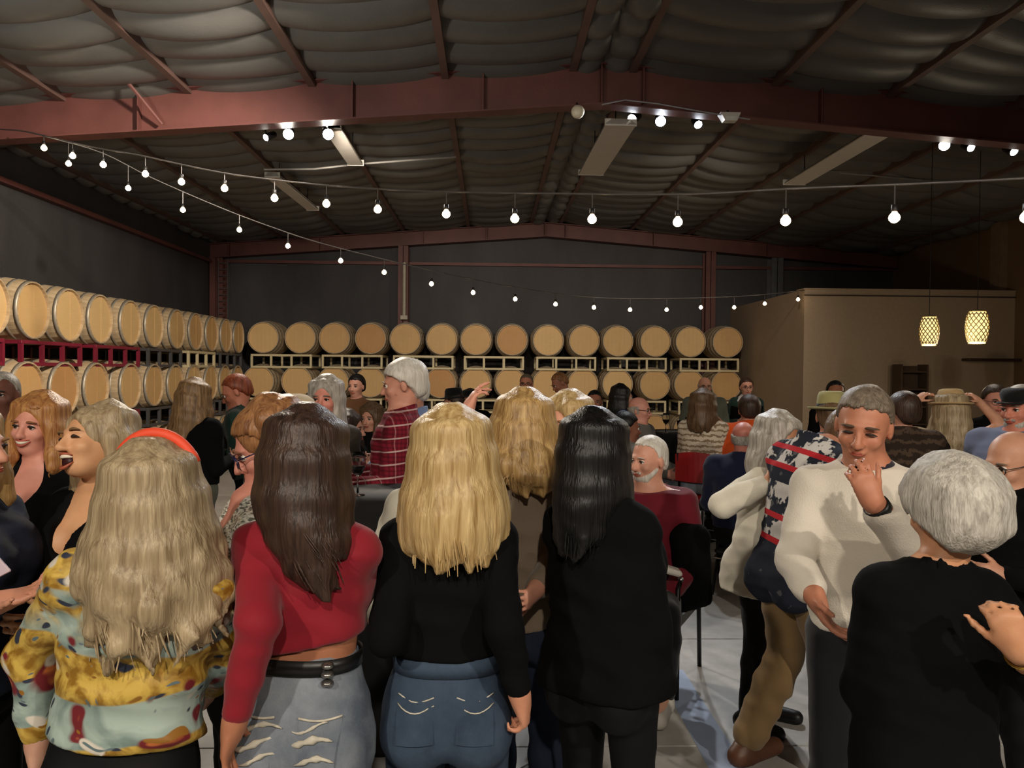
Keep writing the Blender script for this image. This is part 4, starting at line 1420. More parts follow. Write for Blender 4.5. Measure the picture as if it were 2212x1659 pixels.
# pendant lamps with pierced shades
def pendant(px, py, D, r, hgt, label):
    p = at(px, py, D)
    o = empty('pendant_lamp', tuple(p), label, 'pendant lamp', 'pierced pendant lamps before the tan wall')
    prof = lambda t: r * (.72 + .28 * math.sin(math.pi * t) ** .8)
    # pierced shade: rings and diamond lattice
    mb = MB()
    nz, na = 7, 14
    for t in (0, .09, .91, 1.0):
        rr_ = prof(t); z = (t - .5) * hgt
        mb.tube([(rr_ * math.cos(a), rr_ * math.sin(a), z) for a in np.linspace(0, 2 * math.pi, 25)], .004, 5, caps=False)
    for k in range(na):
        for sg in (1, -1):
            pts = []
            for i in range(15):
                t = .04 + .92 * i / 14
                a = 2 * math.pi * (k / na) + sg * t * math.pi * .75
                pts.append((prof(t) * math.cos(a), prof(t) * math.sin(a), (t - .5) * hgt))
            mb.tube(pts, .0055, 5, caps=False)
    mb.build('shade', plain('pale_shade_metal', (190, 176, 140), .4, .4), o, True)
    MB().lathe([(prof(t) * .93, (t - .5) * hgt) for t in np.linspace(0.02, .98, 9)], 20).build('liner', glow('shade_liner', (255, 214, 140), 1.6), o, True)
    MB().ball((0, 0, .0), (.03, .03, .04)).build('bulb', glow('pendant_bulb', (255, 235, 190), 60), o, True)
    MB().tube([(0, 0, hgt * .5), (0, 0, roof(p.x) - p.z - .1)], .004, 6).build('cord', M_SOCK, o)
    MB().lathe([(.001, hgt * .5 + .02), (prof(1) * .5, hgt * .5 + .015), (prof(1), hgt * .5), (prof(1) * .9, hgt * .5 - .01)], 20).build('cap', plain('pale_shade_metal', (190, 176, 140), .4, .4), o, True)
    point('pendant_glow', p + Vector((0, 0, -hgt * .8)), 16, .08, (1, .85, .62))
pendant(2007, 715, 9.0, .105, .34, 'left and lower of the two pierced glowing pendant lamps')
pendant(2111, 707, 9.0, .125, .38, 'right and larger of the two pierced glowing pendant lamps')

# ------------------------------------------------------------------ tables, stools, glasses
M_CLOTHB = cloth('black_tablecloth', (24, 23, 24), .85, .2)
def hightable(px, D, label, zt=1.08, r=.4, top=None):
    p = at(px, 900, D)
    o = empty('cocktail_table', (p.x, D, 0), label, 'table')
    MB().lathe([(.001, zt - .03), (r - .01, zt - .03), (r, zt - .02), (r, zt - .006), (r - .006, zt), (.001, zt)], 32).build('table_top', top or M_CLOTHB, o, True)
    MB().tube([(0, 0, .05), (0, 0, zt - .03)], .035, 12).build('column', M_BLACKMETAL, o, True)
    MB().lathe([(.001, .045), (.05, .05), (.27, .018), (.28, .0), (.001, 0)], 24).build('foot_plate', M_BLACKMETAL, o, True)
    # draped cover: stretched skirt with folds
    mb = MB(); seg = 48; n0 = 0
    rows = [(r + .006, zt + .001), (r + .008, zt - .03), (r * .86, zt - .35), (r * .80, zt - .6), (r * .9, .02)]
    for (rr_, z) in rows:
        for k in range(seg):
            a = 2 * math.pi * k / seg
            f = 1 + .035 * math.sin(8 * a + z * 3) * (1 if z < zt - .02 else 0)
            mb.V.append((rr_ * f * math.cos(a), rr_ * f * math.sin(a), z))
    for i in range(len(rows) - 1):
        for k in range(seg):
            k2 = (k + 1) % seg
            mb.F.append((i * seg + k, (i + 1) * seg + k, (i + 1) * seg + k2, i * seg + k2))
    mb.F.append(tuple(range(seg)))
    c_ = mb.build('tablecloth', M_CLOTHB, None, True, loc=(p.x, D, 0.0015))
    tag(c_, label.replace('cocktail table', 'cloth draped over the cocktail table').replace('black-covered', 'black'), 'tablecloth')
    return (p.x, D, zt + .0035)
T1 = hightable(1480, 7.9, 'black-covered cocktail table with glasses before the right barrels')
T2 = hightable(842, 3.65, 'black-covered cocktail table in front of the man in plaid', zt=1.11, r=.33)
T3 = hightable(365, 6.3, 'black-covered cocktail table with an orange jar near the left barrels')
T4 = hightable(2030, 6.6, 'black-covered cocktail table under the left pendant lamp')
M_GL = glassmat('clear_glass')
def tumbler(loc, label, h=.11, r=.035, fill=None, grp=None):
    o = empty('drinking_glass', tuple(loc), label, 'glass', grp)
    MB().lathe([(.001, 0), (r * .8, 0), (r, h), (r - .003, h), (r * .8 - .003, .008), (.001, .008)], 16).build('tumbler', M_GL, o, True)
    if fill: MB().lathe([(.001, .009), (r * .78 - .002, .009), (r * .92 - .003, h * .6), (.001, h * .6)], 16).build('drink', fill, o, True)
    return o
def stemglass(loc, label, fill=None, grp=None):
    o = empty('wine_glass', tuple(loc), label, 'glass', grp)
    MB().lathe([(.001, 0), (.034, .0), (.034, .003), (.005, .008), (.004, .085), (.02, .1), (.038, .135), (.036, .175), (.030, .20), (.0285, .20), (.034, .175), (.036, .137), (.018, .104), (.001, .096)], 16).build('goblet', M_GL, o, True)
    if fill: MB().lathe([(.001, .098), (.017, .105), (.0345, .135), (.001, .136)], 16).build('drink', fill, o, True)
    return o
M_RED = plain('red_wine', (70, 8, 18), .1, 0, .05, spec=.6)
M_AMB = plain('amber_drink', (196, 120, 30), .2, 0, .05)
g = 'glasses on the table before the right barrels'
stemglass((T1[0] - .24, T1[1] - .18, T1[2]), 'wine glass leftmost on the table before the right barrels', M_AMB, g)
tumbler((T1[0] - .10, T1[1] - .22, T1[2]), 'clear tumbler beside the wine glass before the right barrels', .13, .038, None, g)
tumbler((T1[0] + .0, T1[1] - .16, T1[2]), 'tall clear tumbler in the middle of the table before the right barrels', .16, .04, None, g)
stemglass((T1[0] + .12, T1[1] - .24, T1[2]), 'wine glass of red, rightmost on the table before the right barrels', M_RED, g)
stemglass((T2[0] - .14, T2[1] - .05, T2[2]), 'wine glass on the table in front of the man in plaid', M_RED)
stemglass((T4[0] - .1, T4[1] - .2, T4[2]), 'wine glass on the table under the left pendant lamp', None)
# jar and napkins on the left table
o = empty('glass_jar', (T3[0] + .08, T3[1] - .2, T3[2]), 'round jar glowing orange on the left cocktail table', 'jar')
MB().lathe([(.001, 0), (.05, 0), (.072, .03), (.078, .075), (.062, .12), (.05, .13), (.046, .13), (.058, .118), (.073, .075), (.068, .034), (.048, .006), (.001, .006)], 20).build('bowl', M_GL, o, True)
MB().lathe([(.001, .008), (.045, .008), (.066, .035), (.07, .075), (.055, .112), (.001, .114)], 20).build('filling', plain('orange_filling', (235, 120, 30), .4), o, True)
for k, (dx, dy) in enumerate(((-.12, -.1), (-.2, .02))):
    mb = MB(); 
    for i in range(5):
        for j in range(5):
            mb.V.append((i * .035 - .07, j * .035 - .07, .006 + .012 * math.sin(i * 1.9 + j * 1.3 + k) ** 2))
    mb.F = [(i * 5 + j, i * 5 + 5 + j, i * 5 + 6 + j, i * 5 + 1 + j) for i in range(4) for j in range(4)]
    tag(mb.build('paper_napkin', plain('white_paper', (215, 210, 200), .8), None, True, loc=(T3[0] + dx, T3[1] + dy, T3[2])), ('crumpled white napkin next to the orange jar', 'white napkin at the left edge of the table with the orange jar')[k], 'napkin')

def stool(x, y, zs, rz, mat, label, back=True, group=None, low=False):
    o = empty('bar_stool' if not low else 'dining_chair', (x, y, 0), label, 'stool' if not low else 'chair', group, rz)
    w = .19
    MB().box((-w, -w, zs - .06), (w, w, zs), bev=.025).build('seat', mat, o, False)
    for sx in (-1, 1):
        for sy in (-1, 1):
            MB().tube([(sx * w * 1.05, sy * w * 1.05, 0), (sx * w * .85, sy * w * .85, zs - .06)], .013, 8).build('leg', M_BLACKMETAL, o, True)
    zr = .28 if not low else .2
    q = w * 1.0
    MB().tube([(-q, -q, zr), (q, -q, zr), (q, q, zr), (-q, q, zr), (-q, -q, zr)], .009, 6).build('foot_rail', M_CHROME, o, True)
    if back:
        for sx in (-1, 1): MB().tube([(sx * w * .85, w * .9, zs - .05), (sx * w * .85, w * 1.15, zs + .36)], .012, 8).build('back_post', M_BLACKMETAL, o, True)
        mb = MB()
        for i in range(9):
            t = i / 8 * 2 - 1
            for (yy, zz) in ((w * 1.18 - .05 * (t * t) , zs + .12), (w * 1.22 - .05 * t * t, zs + .38), (w * 1.22 + .03 - .05 * t * t, zs + .38), (w * 1.18 + .03 - .05 * t * t, zs + .12)):
                mb.V.append((t * w, yy, zz - (.03 * t * t if zz > zs + .3 else 0)))
        for i in range(8):
            for j in range(4): mb.F.append((i * 4 + j, i * 4 + (j + 1) % 4, i * 4 + 4 + (j + 1) % 4, i * 4 + 4 + j))
        mb.F += [(3, 2, 1, 0), (32, 33, 34, 35)]
        mb.build('backrest', mat, o, False)
    return o
# ------------------------------------------------------------------ people
H_BLOND = hairmat('blond_hair', (150, 118, 70), (226, 200, 146))
H_BLONDW = hairmat('honey_blond_hair', (128, 96, 54), (214, 178, 118))
H_ASHBLOND = hairmat('ash_blond_hair', (128, 108, 80), (206, 186, 150))
H_STRAW = hairmat('strawberry_blond_hair', (140, 86, 48), (216, 164, 100))
H_AUBURN = hairmat('auburn_hair', (104, 66, 40), (190, 140, 92))
H_DKBROWN = hairmat('dark_brown_hair', (36, 25, 20), (84, 62, 50))
H_BROWN = hairmat('brown_hair', (66, 48, 34), (122, 94, 66))
H_BLACK = hairmat('black_hair', (9, 8, 8), (28, 27, 27))
H_GREY = hairmat('grey_hair', (128, 122, 112), (206, 200, 190))
H_GREYSH = hairmat('fluffy_grey_hair', (150, 144, 134), (222, 217, 206), .6, .25, 80)
H_WHITE = hairmat('white_hair', (186, 180, 168), (238, 234, 226))
H_SALT = hairmat('salt_and_pepper_hair', (84, 74, 62), (146, 130, 112), .5, .4, 80)
C_BLACK = cloth('black_knit', (13, 13, 14), .95, .25, sheen=0.0, spec=.1)
C_BLACKSH = plain('black_stretch_fabric', (14, 14, 16), .7, 0, .2, 10, .2)
C_NAVY = cloth('navy_cloth', (28, 32, 58))
C_DKJEAN = None
C_CREAM = cloth('cream_wool', (228, 222, 204), .95, .05, 260, .4)
C_WHITEKNIT = cloth('off_white_knit', (214, 206, 192), .95, .04, 220, .5)
C_MAROON = cloth('maroon_jersey', (112, 26, 40), .85, .08)
C_RED = cloth('crimson_jersey', (138, 26, 40), .7, .08, 300, .15)
C_TAUPE = cloth('taupe_suede', (120, 106, 90), .9, .12)
C_KHAKI = cloth('khaki_cotton', (138, 112, 76), .9, .1)
C_OLIVE = cloth('grey_green_cloth', (88, 88, 74))
C_GREYC = cloth('grey_knit', (112, 110, 104))
C_BLUESH = cloth('blue_chambray', (118, 138, 178))
C_BLUEGREY = cloth('blue_grey_shirt', (104, 112, 138))
C_TEAL = cloth('teal_fleece', (32, 72, 94))
C_ORANGE = cloth('orange_fleece', (206, 82, 30))
C_GREEN = cloth('dark_green_cloth', (32, 54, 48))
C_SAGE = cloth('sage_grey_cloth', (92, 96, 84))
C_BROWNJ = cloth('brown_jacket_cloth', (98, 66, 42))
C_WHITE = cloth('white_cotton', (226, 224, 218))
C_REDV = plain('red_vinyl', (150, 26, 28), .45, 0, .1)
S_BLACK = plain('black_leather', (18, 17, 17), .45, 0, .1)
S_BROWN = plain('brown_leather', (92, 56, 36), .5, 0, .15)
B_BLACK = plain('black_leather_belt', (16, 15, 15), .4, 0, .1)

def denim(name, base, fade):
    t = NT(name)
    n = t.noise(t.coord(), 5, 5, .6)
    n2 = t.noise(t.coord((160, 160, 60)), 3, 1)
    c = t.ramp(n.outputs['Fac'], [(.35, lin(base)), (.7, lin(fade))])
    t.base(t.mix(t.math('MULTIPLY', n2.outputs['Fac'], .25), c, lin(fade)))
    t.bump(n2.outputs['Fac'], .25, .003)
    return t.set(.85, 0, .2)
C_JEAN = denim('blue_denim', (38, 50, 66), (70, 86, 106))
C_JEANF = denim('faded_grey_denim', (72, 82, 96), (146, 152, 160))
C_JEAND = denim('dark_denim', (24, 28, 40), (44, 52, 72))

def floral():
    t = NT('floral_satin')
    co = t.coord()
    w = t.noise(co, 5, 2)
    wv = t.n('ShaderNodeMix', data_type='RGBA', blend_type='LINEAR_LIGHT')
    wv.inputs[0].default_value = .13
    t.l(co, wv.inputs[6]); t.l(w.outputs['Color'], wv.inputs[7])
    vec = wv.outputs[2]
    z = t.sep(co)[2]
    aqua = t.ramp(t.noise(vec, 12, 3).outputs['Fac'], [(.35, lin((112, 132, 128))), (.6, lin((172, 190, 180)))])
    # mustard scrollwork in bands
    wave = t.n('ShaderNodeTexWave', wave_type='BANDS', bands_direction='Z')
    wave.inputs['Scale'].default_value = 1.55; wave.inputs['Distortion'].default_value = 3.2; wave.inputs['Detail'].default_value = 2; wave.inputs['Detail Scale'].default_value = 1.5
    wave.inputs['Phase Offset'].default_value = 2.2
    t.l(co, wave.inputs['Vector'])
    gold = t.ramp(t.noise(vec, 26, 3).outputs['Fac'], [(.38, lin((146, 106, 34))), (.6, lin((212, 178, 84)))])
    m1 = t.ramp(wave.outputs['Color'], [(.52, (0, 0, 0)), (.6, (1, 1, 1))])
    c = t.mix(m1, aqua, gold)
    upz = t.n('ShaderNodeMapRange'); upz.inputs['From Min'].default_value = 1.10; upz.inputs['From Max'].default_value = 1.17
    t.l(z, upz.inputs['Value'])
    nn = t.ramp(t.noise(vec, 8, 2).outputs['Fac'], [(.42, (0, 0, 0)), (.5, (1, 1, 1))])
    c = t.mix(t.math('MULTIPLY', upz.outputs[0], nn), c, gold)
    # blossoms: maroon, white, navy leaves
    def blot(scale, lo, hi, rgb, c, loc, stretch=(1, 1, 1)):
        v = t.n('ShaderNodeTexVoronoi', feature='SMOOTH_F1'); v.inputs['Scale'].default_value = scale
        ad = t.n('ShaderNodeVectorMath', operation='MULTIPLY_ADD'); ad.inputs[1].default_value = stretch; ad.inputs[2].default_value = loc
        t.l(vec, ad.inputs[0]); t.l(ad.outputs[0], v.inputs['Vector'])
        m = t.ramp(v.outputs['Distance'], [(lo, (1, 1, 1)), (hi, (0, 0, 0))])
        return t.mix(m, c, lin(rgb))
    c = blot(11, .15, .2, (52, 58, 74), c, (3.1, 1, 7), (1, 1, 2.2))
    c = blot(8, .2, .26, (118, 38, 44), c, (.3, 2, .35), (1, 1, 1.6))
    c = blot(8, .08, .13, (196, 112, 60), c, (.3, 2, .35), (1, 1, 1.6))
    c = blot(8.5, .15, .2, (214, 206, 192), c, (7.7, 5, 2.45), (1, 1, 1.2))
    c = blot(15, .1, .14, (98, 116, 120), c, (5.2, 4, 1.1), (1, 1, 2.6))
    c = blot(13, .1, .15, (150, 104, 40), c, (2.2, 8, 3.1), (1, 1, 2.0))
    t.base(c)
    t.bump(t.noise(co, 300, 1).outputs['Fac'], .1, .002)
    return t.set(.5, 0, .35)
C_FLORAL = floral()

def plaid():
    t = NT('maroon_plaid_flannel')
    co = t.coord()
    x, y, z = t.sep(co)
    def stripes(v, freq, width, ph=0):
        f = t.math('FRACT', t.math('ADD', t.math('MULTIPLY', v, freq), ph))
        return t.math('LESS_THAN', f, width)
    c = t.mix(t.math('MULTIPLY', stripes(t.math('ADD', x, t.math('MULTIPLY', y, .6)), 42, .4), .5), lin((124, 28, 44)), lin((72, 14, 26)))
    c = t.mix(t.math('MULTIPLY', stripes(z, 42, .4), .5), c, lin((70, 14, 26)))
    c = t.mix(t.math('MULTIPLY', stripes(t.math('ADD', z, t.math('MULTIPLY', x, -.12)), 15, .12), .75), c, lin((206, 180, 176)))
    c = t.mix(t.math('MULTIPLY', stripes(t.math('ADD', x, t.math('MULTIPLY', y, .6)), 13, .07), .3), c, lin((206, 170, 166)))
    t.base(c)
    return t.set(.9, 0, .2)
C_PLAID = plaid()

def winter_sweater():
    t = NT('navy_winter_sweater')
    co = t.coord(rot=(0, math.radians(-20), 0))
    x, y, z = t.sep(co)
    base = lin((40, 44, 56))
    white = lin((206, 202, 198)); red = lin((186, 44, 52))
    v = t.n('ShaderNodeTexVoronoi', feature='F1', distance='MANHATTAN'); v.inputs['Scale'].default_value = 17
    t.l(co, v.inputs['Vector'])
    flakes = t.ramp(v.outputs['Distance'], [(.30, (1, 1, 1)), (.36, (0, 0, 0))])
    n = t.noise(co, 13, 3, .6)
    blot = t.ramp(n.outputs['Fac'], [(.47, (0, 0, 0)), (.50, (1, 1, 1))])
    def band(a, b):
        return t.math('MULTIPLY', t.math('GREATER_THAN', z, a), t.math('LESS_THAN', z, b))
    c = t.mix(t.math('MULTIPLY', flakes, .12), base, white)
    for (a, b, kind) in SW_BANDS:
        if kind == 'r': c = t.mix(band(a, b), c, red)
        elif kind == 'w': c = t.mix(t.math('MULTIPLY', band(a, b), blot), c, white)
        elif kind == 'f': c = t.mix(t.math('MULTIPLY', band(a, b), flakes), c, white)
    t.base(c)
    t.bump(t.noise(co, 240, 1).outputs['Fac'], .4, .004)
    return t.set(.95, 0, .15)

def sequin():
    t = NT('silver_sequins')
    v = t.n('ShaderNodeTexVoronoi', feature='F1'); v.inputs['Scale'].default_value = 210
    t.l(t.coord((.45, .45, 1.3)), v.inputs['Vector'])
    r = t.sep(v.outputs['Color'])
    t.base(t.ramp(r[0], [(0, lin((120, 122, 112))), (.28, lin((214, 216, 200))), (.6, lin((250, 250, 240)))], 'CONSTANT'))
    nm = t.n('ShaderNodeNormalMap') if False else None
    t.bump(r[1], .6, .01)
    return t.set(.35, .25, .7)
C_SEQUIN = sequin()

def knitpattern(name, rgb, rgb2, freq=34):
    t = NT(name)
    co = t.coord()
    x, y, z = t.sep(co)
    n = t.noise(co, 22, 3, .7)
    f = t.math('FRACT', t.math('ADD', t.math('MULTIPLY', z, freq), t.math('MULTIPLY', n.outputs['Fac'], 1.6)))
    t.base(t.mix(t.math('LESS_THAN', f, .38), lin(rgb), lin(rgb2)))
    return t.set(.9, 0, .2)
C_CREAMPAT = knitpattern('cream_patterned_knit', (206, 192, 172), (138, 118, 96), 22)
C_BROWNPAT = knitpattern('brown_white_patterned_knit', (176, 154, 126), (112, 90, 68), 15)
C_PUFF = knitpattern('dark_brown_quilted', (46, 36, 30), (78, 62, 50), 16)
C_BLUEPLAID = knitpattern('blue_white_plaid', (70, 88, 150), (170, 182, 216), 20)

def hidden_seat(p, mat=None, label=None, zs=None, low=False, back=True, rz=None):
    """a stool or chair under a seated person"""
    z = (p.hip[2] - .078 * p.h) if zs is None else zs
    a = math.radians(p.face)
    o = stool(p.root[0] + p.hip[0], p.root[1] + p.hip[1], z, 0, mat or S_BLACK, label, back, None, low)
    # backrest is on the +y side: turn it behind the sitter
    o.rotation_euler = (0, 0, -a if rz is None else rz)
    o.location.x += p.f0[0] * .04; o.location.y += p.f0[1] * .04
    return o

# ---- woman in the floral blouse, seen from behind
p = Person('woman with long wavy ash blond hair in a colourful floral blouse seen from behind', 328, 956, 1.78, 184, sex='f', res=.009, bulk=1.0, tilt=-5, sw=.094, head=(0, -4, 3), hairtop=.022,
           L=('px', (68, 1415, 1.85), (82, 1605, 1.82)), R=('px', (478, 1420, 1.90), (455, 1490, 2.08)), hand={'L': dict(curl=.35), 'R': dict(curl=.4)}, skin=(206, 158, 134))
p.top(C_FLORAL, 'blouse', hem=.575, sleeve=.93, off=.015, wr=.0075, straight=.7, aoff=.018, cuff=-.004)
p.bottom(C_BLACKSH, 'trousers', waist=.62, off=.008)
p.shoes(S_BLACK)
p.long_hair(H_ASHBLOND, .235, w=.116, wend=.138, depth=.115, N=46, arc=140, wave=.028, r=.022, seed=11, jag=.08, strands=130, waven=3, swing=(.03, 0, 0))
mb = MB()
pts = [p.hp(.102 * math.sin(t), .012, .035 + .112 * math.cos(t)) for t in np.linspace(-1.2, 1.2, 17)]
mb.tube(pts, .013, 8).build('headband', plain('orange_red_headband', (232, 78, 44), .6, 0, .06), p.O, True)
FLORAL = p

# ---- woman in the crimson top
p = Person('woman with long dark brown hair in a crimson crop top and faded ripped jeans', 668, 887, 1.92, 187, sex='f', res=.009, bulk=.97, sw=.080, lean=2, head=(-14, 6, -4), hairtop=.02,
           L=('px', (558, 1345, 1.72), (508, 1555, 1.72)), R=('px', (764, 1240, 2.08), (748, 1190, 2.33)), hand={'L': dict(curl=.25), 'R': dict(curl=.6)}, skin=(176, 118, 88))
p.top(C_RED, 'crop_top', hem=.60, sleeve=.95, off=.011, wr=.0045, straight=.2, hemcut=((0, 0, .655), (.20, 0, 1.0)))
jn = p.bottom(C_JEANF, 'jeans', waist=.645, off=.010, wr=.004)
p.shoes(S_BLACK)
def belt(p, t, mat, off=.016, hgt=.036, name='belt', arc=(0, 2 * math.pi), tilt=0.0):
    P = np.array(p.prof); rx = np.interp(t, P[:, 0], P[:, 1]) * p.h * p.bulk + off; ry = np.interp(t, P[:, 0], P[:, 2]) * p.h * p.bulk + off
    mb = MB(); n = 40
    for i in range(n):
        a = 2 * math.pi * i / n
        ca, sa = math.cos(a), math.sin(a)
        e = 2 / 2.3
        x = math.copysign(abs(ca) ** e, ca) * rx; y = math.copysign(abs(sa) ** e, sa) * ry
        for dz, k in ((-hgt / 2, .985), (-hgt / 2, 1.01), (hgt / 2, 1.01), (hgt / 2, .985)):
            q = p.hip + p.u * ((t - HIP) * p.h + dz + tilt * x) + p.l * x * k + p.f * y * k
            mb.V.append(tuple(q))
    for i in range(n):
        j = (i + 1) % n
        for k in range(4):
            mb.F.append((i * 4 + k, i * 4 + (k + 1) % 4, j * 4 + (k + 1) % 4, j * 4 + k))
    return mb.build(name, mat, p.O, True)
belt(p, .633, B_BLACK, .016)
# back pockets and torn patches on the jeans
def surf_back(p, a, t, extra=.016):
    P = np.array(p.prof); rx = np.interp(t, P[:, 0], P[:, 1]) * p.h * p.bulk + extra; ry = np.interp(t, P[:, 0], P[:, 2]) * p.h * p.bulk + extra
    y = -ry * max(0, 1 - abs(a * p.h / rx) ** 2.3) ** (1 / 2.3)
    cheek = 0
    for sg in (-1, 1):
        u = ((a - sg * .048) * p.h / (.052 * p.h + extra)) ** 2 + ((t - .492) * p.h / (.056 * p.h + extra)) ** 2
        if u < 1: cheek = min(cheek, -.045 * p.h - (.045 * p.h + extra) * math.sqrt(1 - u) )
    y = min(y, cheek)
    return p.hip + p.u * (t - HIP) * p.h + p.l * a * p.h + p.f * y
def patch(p, a0, a1, t0, t1, mat, name, n=8, jag=0.0, extra=.018):
    mb = MB(); r = np.random.default_rng(int(abs(a0) * 1e4))
    for i in range(n + 1):
        for j in range(n + 1):
            a = a0 + (a1 - a0) * i / n; t = t0 + (t1 - t0) * j / n
            if jag and (j in (0, n)): t += r.uniform(-jag, jag)
            mb.V.append(tuple(surf_back(p, a, t, extra)))
    mb.F = [(i * (n + 1) + j, i * (n + 1) + j + 1, (i + 1) * (n + 1) + j + 1, (i + 1) * (n + 1) + j) for i in range(n) for j in range(n)]
    return mb.build(name, mat, p.O, True)
M_THREAD = plain('pale_denim_threads', (198, 192, 176), .9, 0, .15, 40)
for sg in (-1, 1):
    patch(p, sg * .018, sg * .078, .50, .565, C_JEANF, 'pocket', extra=.0145)
    pts = [surf_back(p, sg * (.018 + .060 * q), .565 - .004 * math.sin(q * 3.14), .017) for q in np.linspace(0, 1, 9)]
    MB().tube(pts, .003, 5).build('pocket_seam', M_THREAD, p.O, True)
for (a0, a1, t, w_) in ((.005, .075, .548, .007), (.015, .078, .530, .009), (-.06, -.01, .552, .004), (-.072, -.004, .534, .011), (.01, .06, .512, .006), (-.078, -.02, .512, .008), (-.06, .0, .494, .006), (.02, .08, .49, .008)):
    pts = [surf_back(p, a0 + (a1 - a0) * q, t + .007 * math.sin(q * 4 + a0 * 80), .0175) for q in np.linspace(0, 1, 11)]
    MB().tube(pts, [.0012 + w_ * math.sin(math.pi * q) * (.7 + .3 * math.sin(q * 19)) for q in np.linspace(0, 1, 11)], 6).build('torn_edge', M_THREAD, p.O, True)
bk = MB()
q = surf_back(p, -.055, .630, .020)
for k in range(3): bk.ball(tuple(q + p.u * (.012 - k * .02)), (.016, .016, .008), 10, 6)
bk.build('belt_ring', plain('dull_silver', (150, 148, 144), .3, .9), p.O, True)
p.long_hair(H_DKBROWN, .20, w=.088, wend=.06, depth=.115, N=28, arc=130, wave=.010, r=.025, seed=5, jag=.08, strands=70, swing=(.055, 0, 0))

# ---- blonde woman in the black top, centre
p = Person('woman with long straight blond hair in a black top and blue jeans seen from behind', 972, 884, 2.03, 180, sex='f', res=.009, bulk=.92, sw=.080, head=(0, -2, 4), hairtop=.022,
           L=('px', (836, 1375, 1.88), (905, 1375, 2.1)), R=('px', (1090, 1360, 1.88), (1122, 1498, 1.92)), hand={'R': dict(curl=.7), 'L': dict(curl=.6)}, skin=(206, 146, 116))
p.top(C_BLACK, 'sleeved_top', hem=.612, sleeve=.94, off=.014, wr=.005, straight=.5, aoff=.011)
p.bottom(C_JEAN, 'jeans', waist=.625, off=.010, wr=.003)
p.shoes(S_BLACK)
for sg in (-1, 1):
    patch(p, sg * .018, sg * .076, .495, .56, C_JEAN, 'pocket', extra=.0145)
    for dt in (0, -.012):
        pts = [surf_back(p, sg * (.018 + .058 * q), .56 + dt - .008 * math.sin(q * 3.14), .017) for q in np.linspace(0, 1, 9)]
        MB().tube(pts, .0018, 5).build('pocket_seam', M_THREAD, p.O, True)
belt(p, .60, C_JEAN, .0145, .045, 'waistband')
p.long_hair(H_BLOND, .17, w=.100, wend=.124, depth=.118, N=34, arc=130, wave=.006, r=.027, seed=21, jag=.05, strands=120, swing=(0.01, 0, 0), tip=.3)

# ---- woman in the long black coat
p = Person('woman with long black hair in a long black coat with her back turned', 1290, 888, 2.28, 218, sex='f', res=.010, bulk=.90, sw=.080, tilt=3, head=(-6, 2, -2), hairtop=.022,
           L=((.02, .22, -1), (-.2, .8, -.7)), R=((.20, .0, -1), (-.1, .45, -.9)), hand={'R': dict(curl=.5), 'L': dict(curl=.5)}, skin=(190, 140, 112))
p.top(C_BLACKSH, 'coat', hem=.50, sleeve=.95, off=.024, wr=.005, straight=.95, flare=.028, aoff=.022, name='coat') if False else p.top(C_BLACK, 'coat', hem=.50, sleeve=.95, off=.024, wr=.005, straight=.95, flare=.03, aoff=.022)
p.bottom(C_BLACKSH, 'leggings', waist=.6, off=.006, wr=.002)
p.shoes(S_BLACK)
p.long_hair(H_BLACK, .20, w=.080, wend=.075, depth=.11, N=28, arc=125, wave=.010, r=.023, seed=31, jag=.07, strands=60)
# ---- wavy blonde in the taupe jacket
p = Person('woman with wavy honey blond hair in a taupe jacket and dark jeans from behind', 1136, 847, 2.68, 178, sex='f', res=.010, bulk=1.08, head=(10, 2, -3), hairtop=.022,
           L=((.2, .1, -1), (-.2, 1, .1)), R=('px', (1208, 1215, 2.58), (1160, 1270, 2.42)), hand={'R': dict(curl=.5), 'L': dict(curl=.5)}, skin=(204, 146, 122))
p.top(C_TAUPE, 'jacket', hem=.52, sleeve=.93, off=.020, wr=.006, straight=.8, aoff=.020)
p.bottom(C_JEAND, 'jeans', waist=.6, off=.009)
p.shoes(S_BLACK)
p.long_hair(H_BLONDW, .12, w=.112, wend=.142, depth=.125, N=30, arc=140, wave=.032, r=.028, seed=41, jag=.08, strands=110, waven=3.5)

# ---- blonde behind her, face turned to the left
p = Person('woman with short blond hair peeking between the taupe jacket and the black coat', 1222, 851, 3.15, 40, sex='f', res=.010, head=(0, 6, 0), skin=(222, 162, 134), L=HANG, R=BENT)
p.features(brow=(150, 110, 70)); p.top(C_BLACK, 'shirt', hem=.55, vneck=.05); p.bottom(C_BLACKSH); p.shoes(S_BLACK)
p.long_hair(H_BLOND, .10, w=.10, wend=.09, depth=.11, N=22, arc=150, wave=.012, r=.026, seed=43, jag=.04)

# ---- tall man in the off-white sweater, hand at his chin
p = Person('man in an off-white sweater touching his chin with one hand', 1874, 836, 2.42, 30, sex='m', res=.0075, bulk=.92, head=(2, 16, 6), sw=.104, hairtop=.014, skin=(190, 128, 100), h=1.655, nf=.05,
           L=('px', (1986, 1212, 2.22), (1884, 1082, 2.14)), R=('px', (1716, 1210, 2.44), (1758, 1285, 2.26)),
           hand={'L': dict(curl=[.55, .6, .65, .7], d=(-.40, .25, 1), n=(-.3, -1, .1), spread=.08, thumb=.5, size=.86), 'R': dict(curl=.3, d=(-.5, .35, -.8))})
p.features(brow=(84, 66, 52), eyes='closed')
p.top(C_WHITEKNIT, 'sweater', hem=.525, sleeve=.90, off=.016, wr=.0055, straight=.6, aoff=.015, neck=.858)
p.top(cloth('charcoal_tee', (40, 38, 48)), 'undershirt', hem=.72, sleeve=.0, off=.006, wr=.0, neck=.868)
p.bottom(cloth('charcoal_trousers', (30, 30, 34)), 'trousers', waist=.6, off=.012)
p.shoes(S_BLACK)
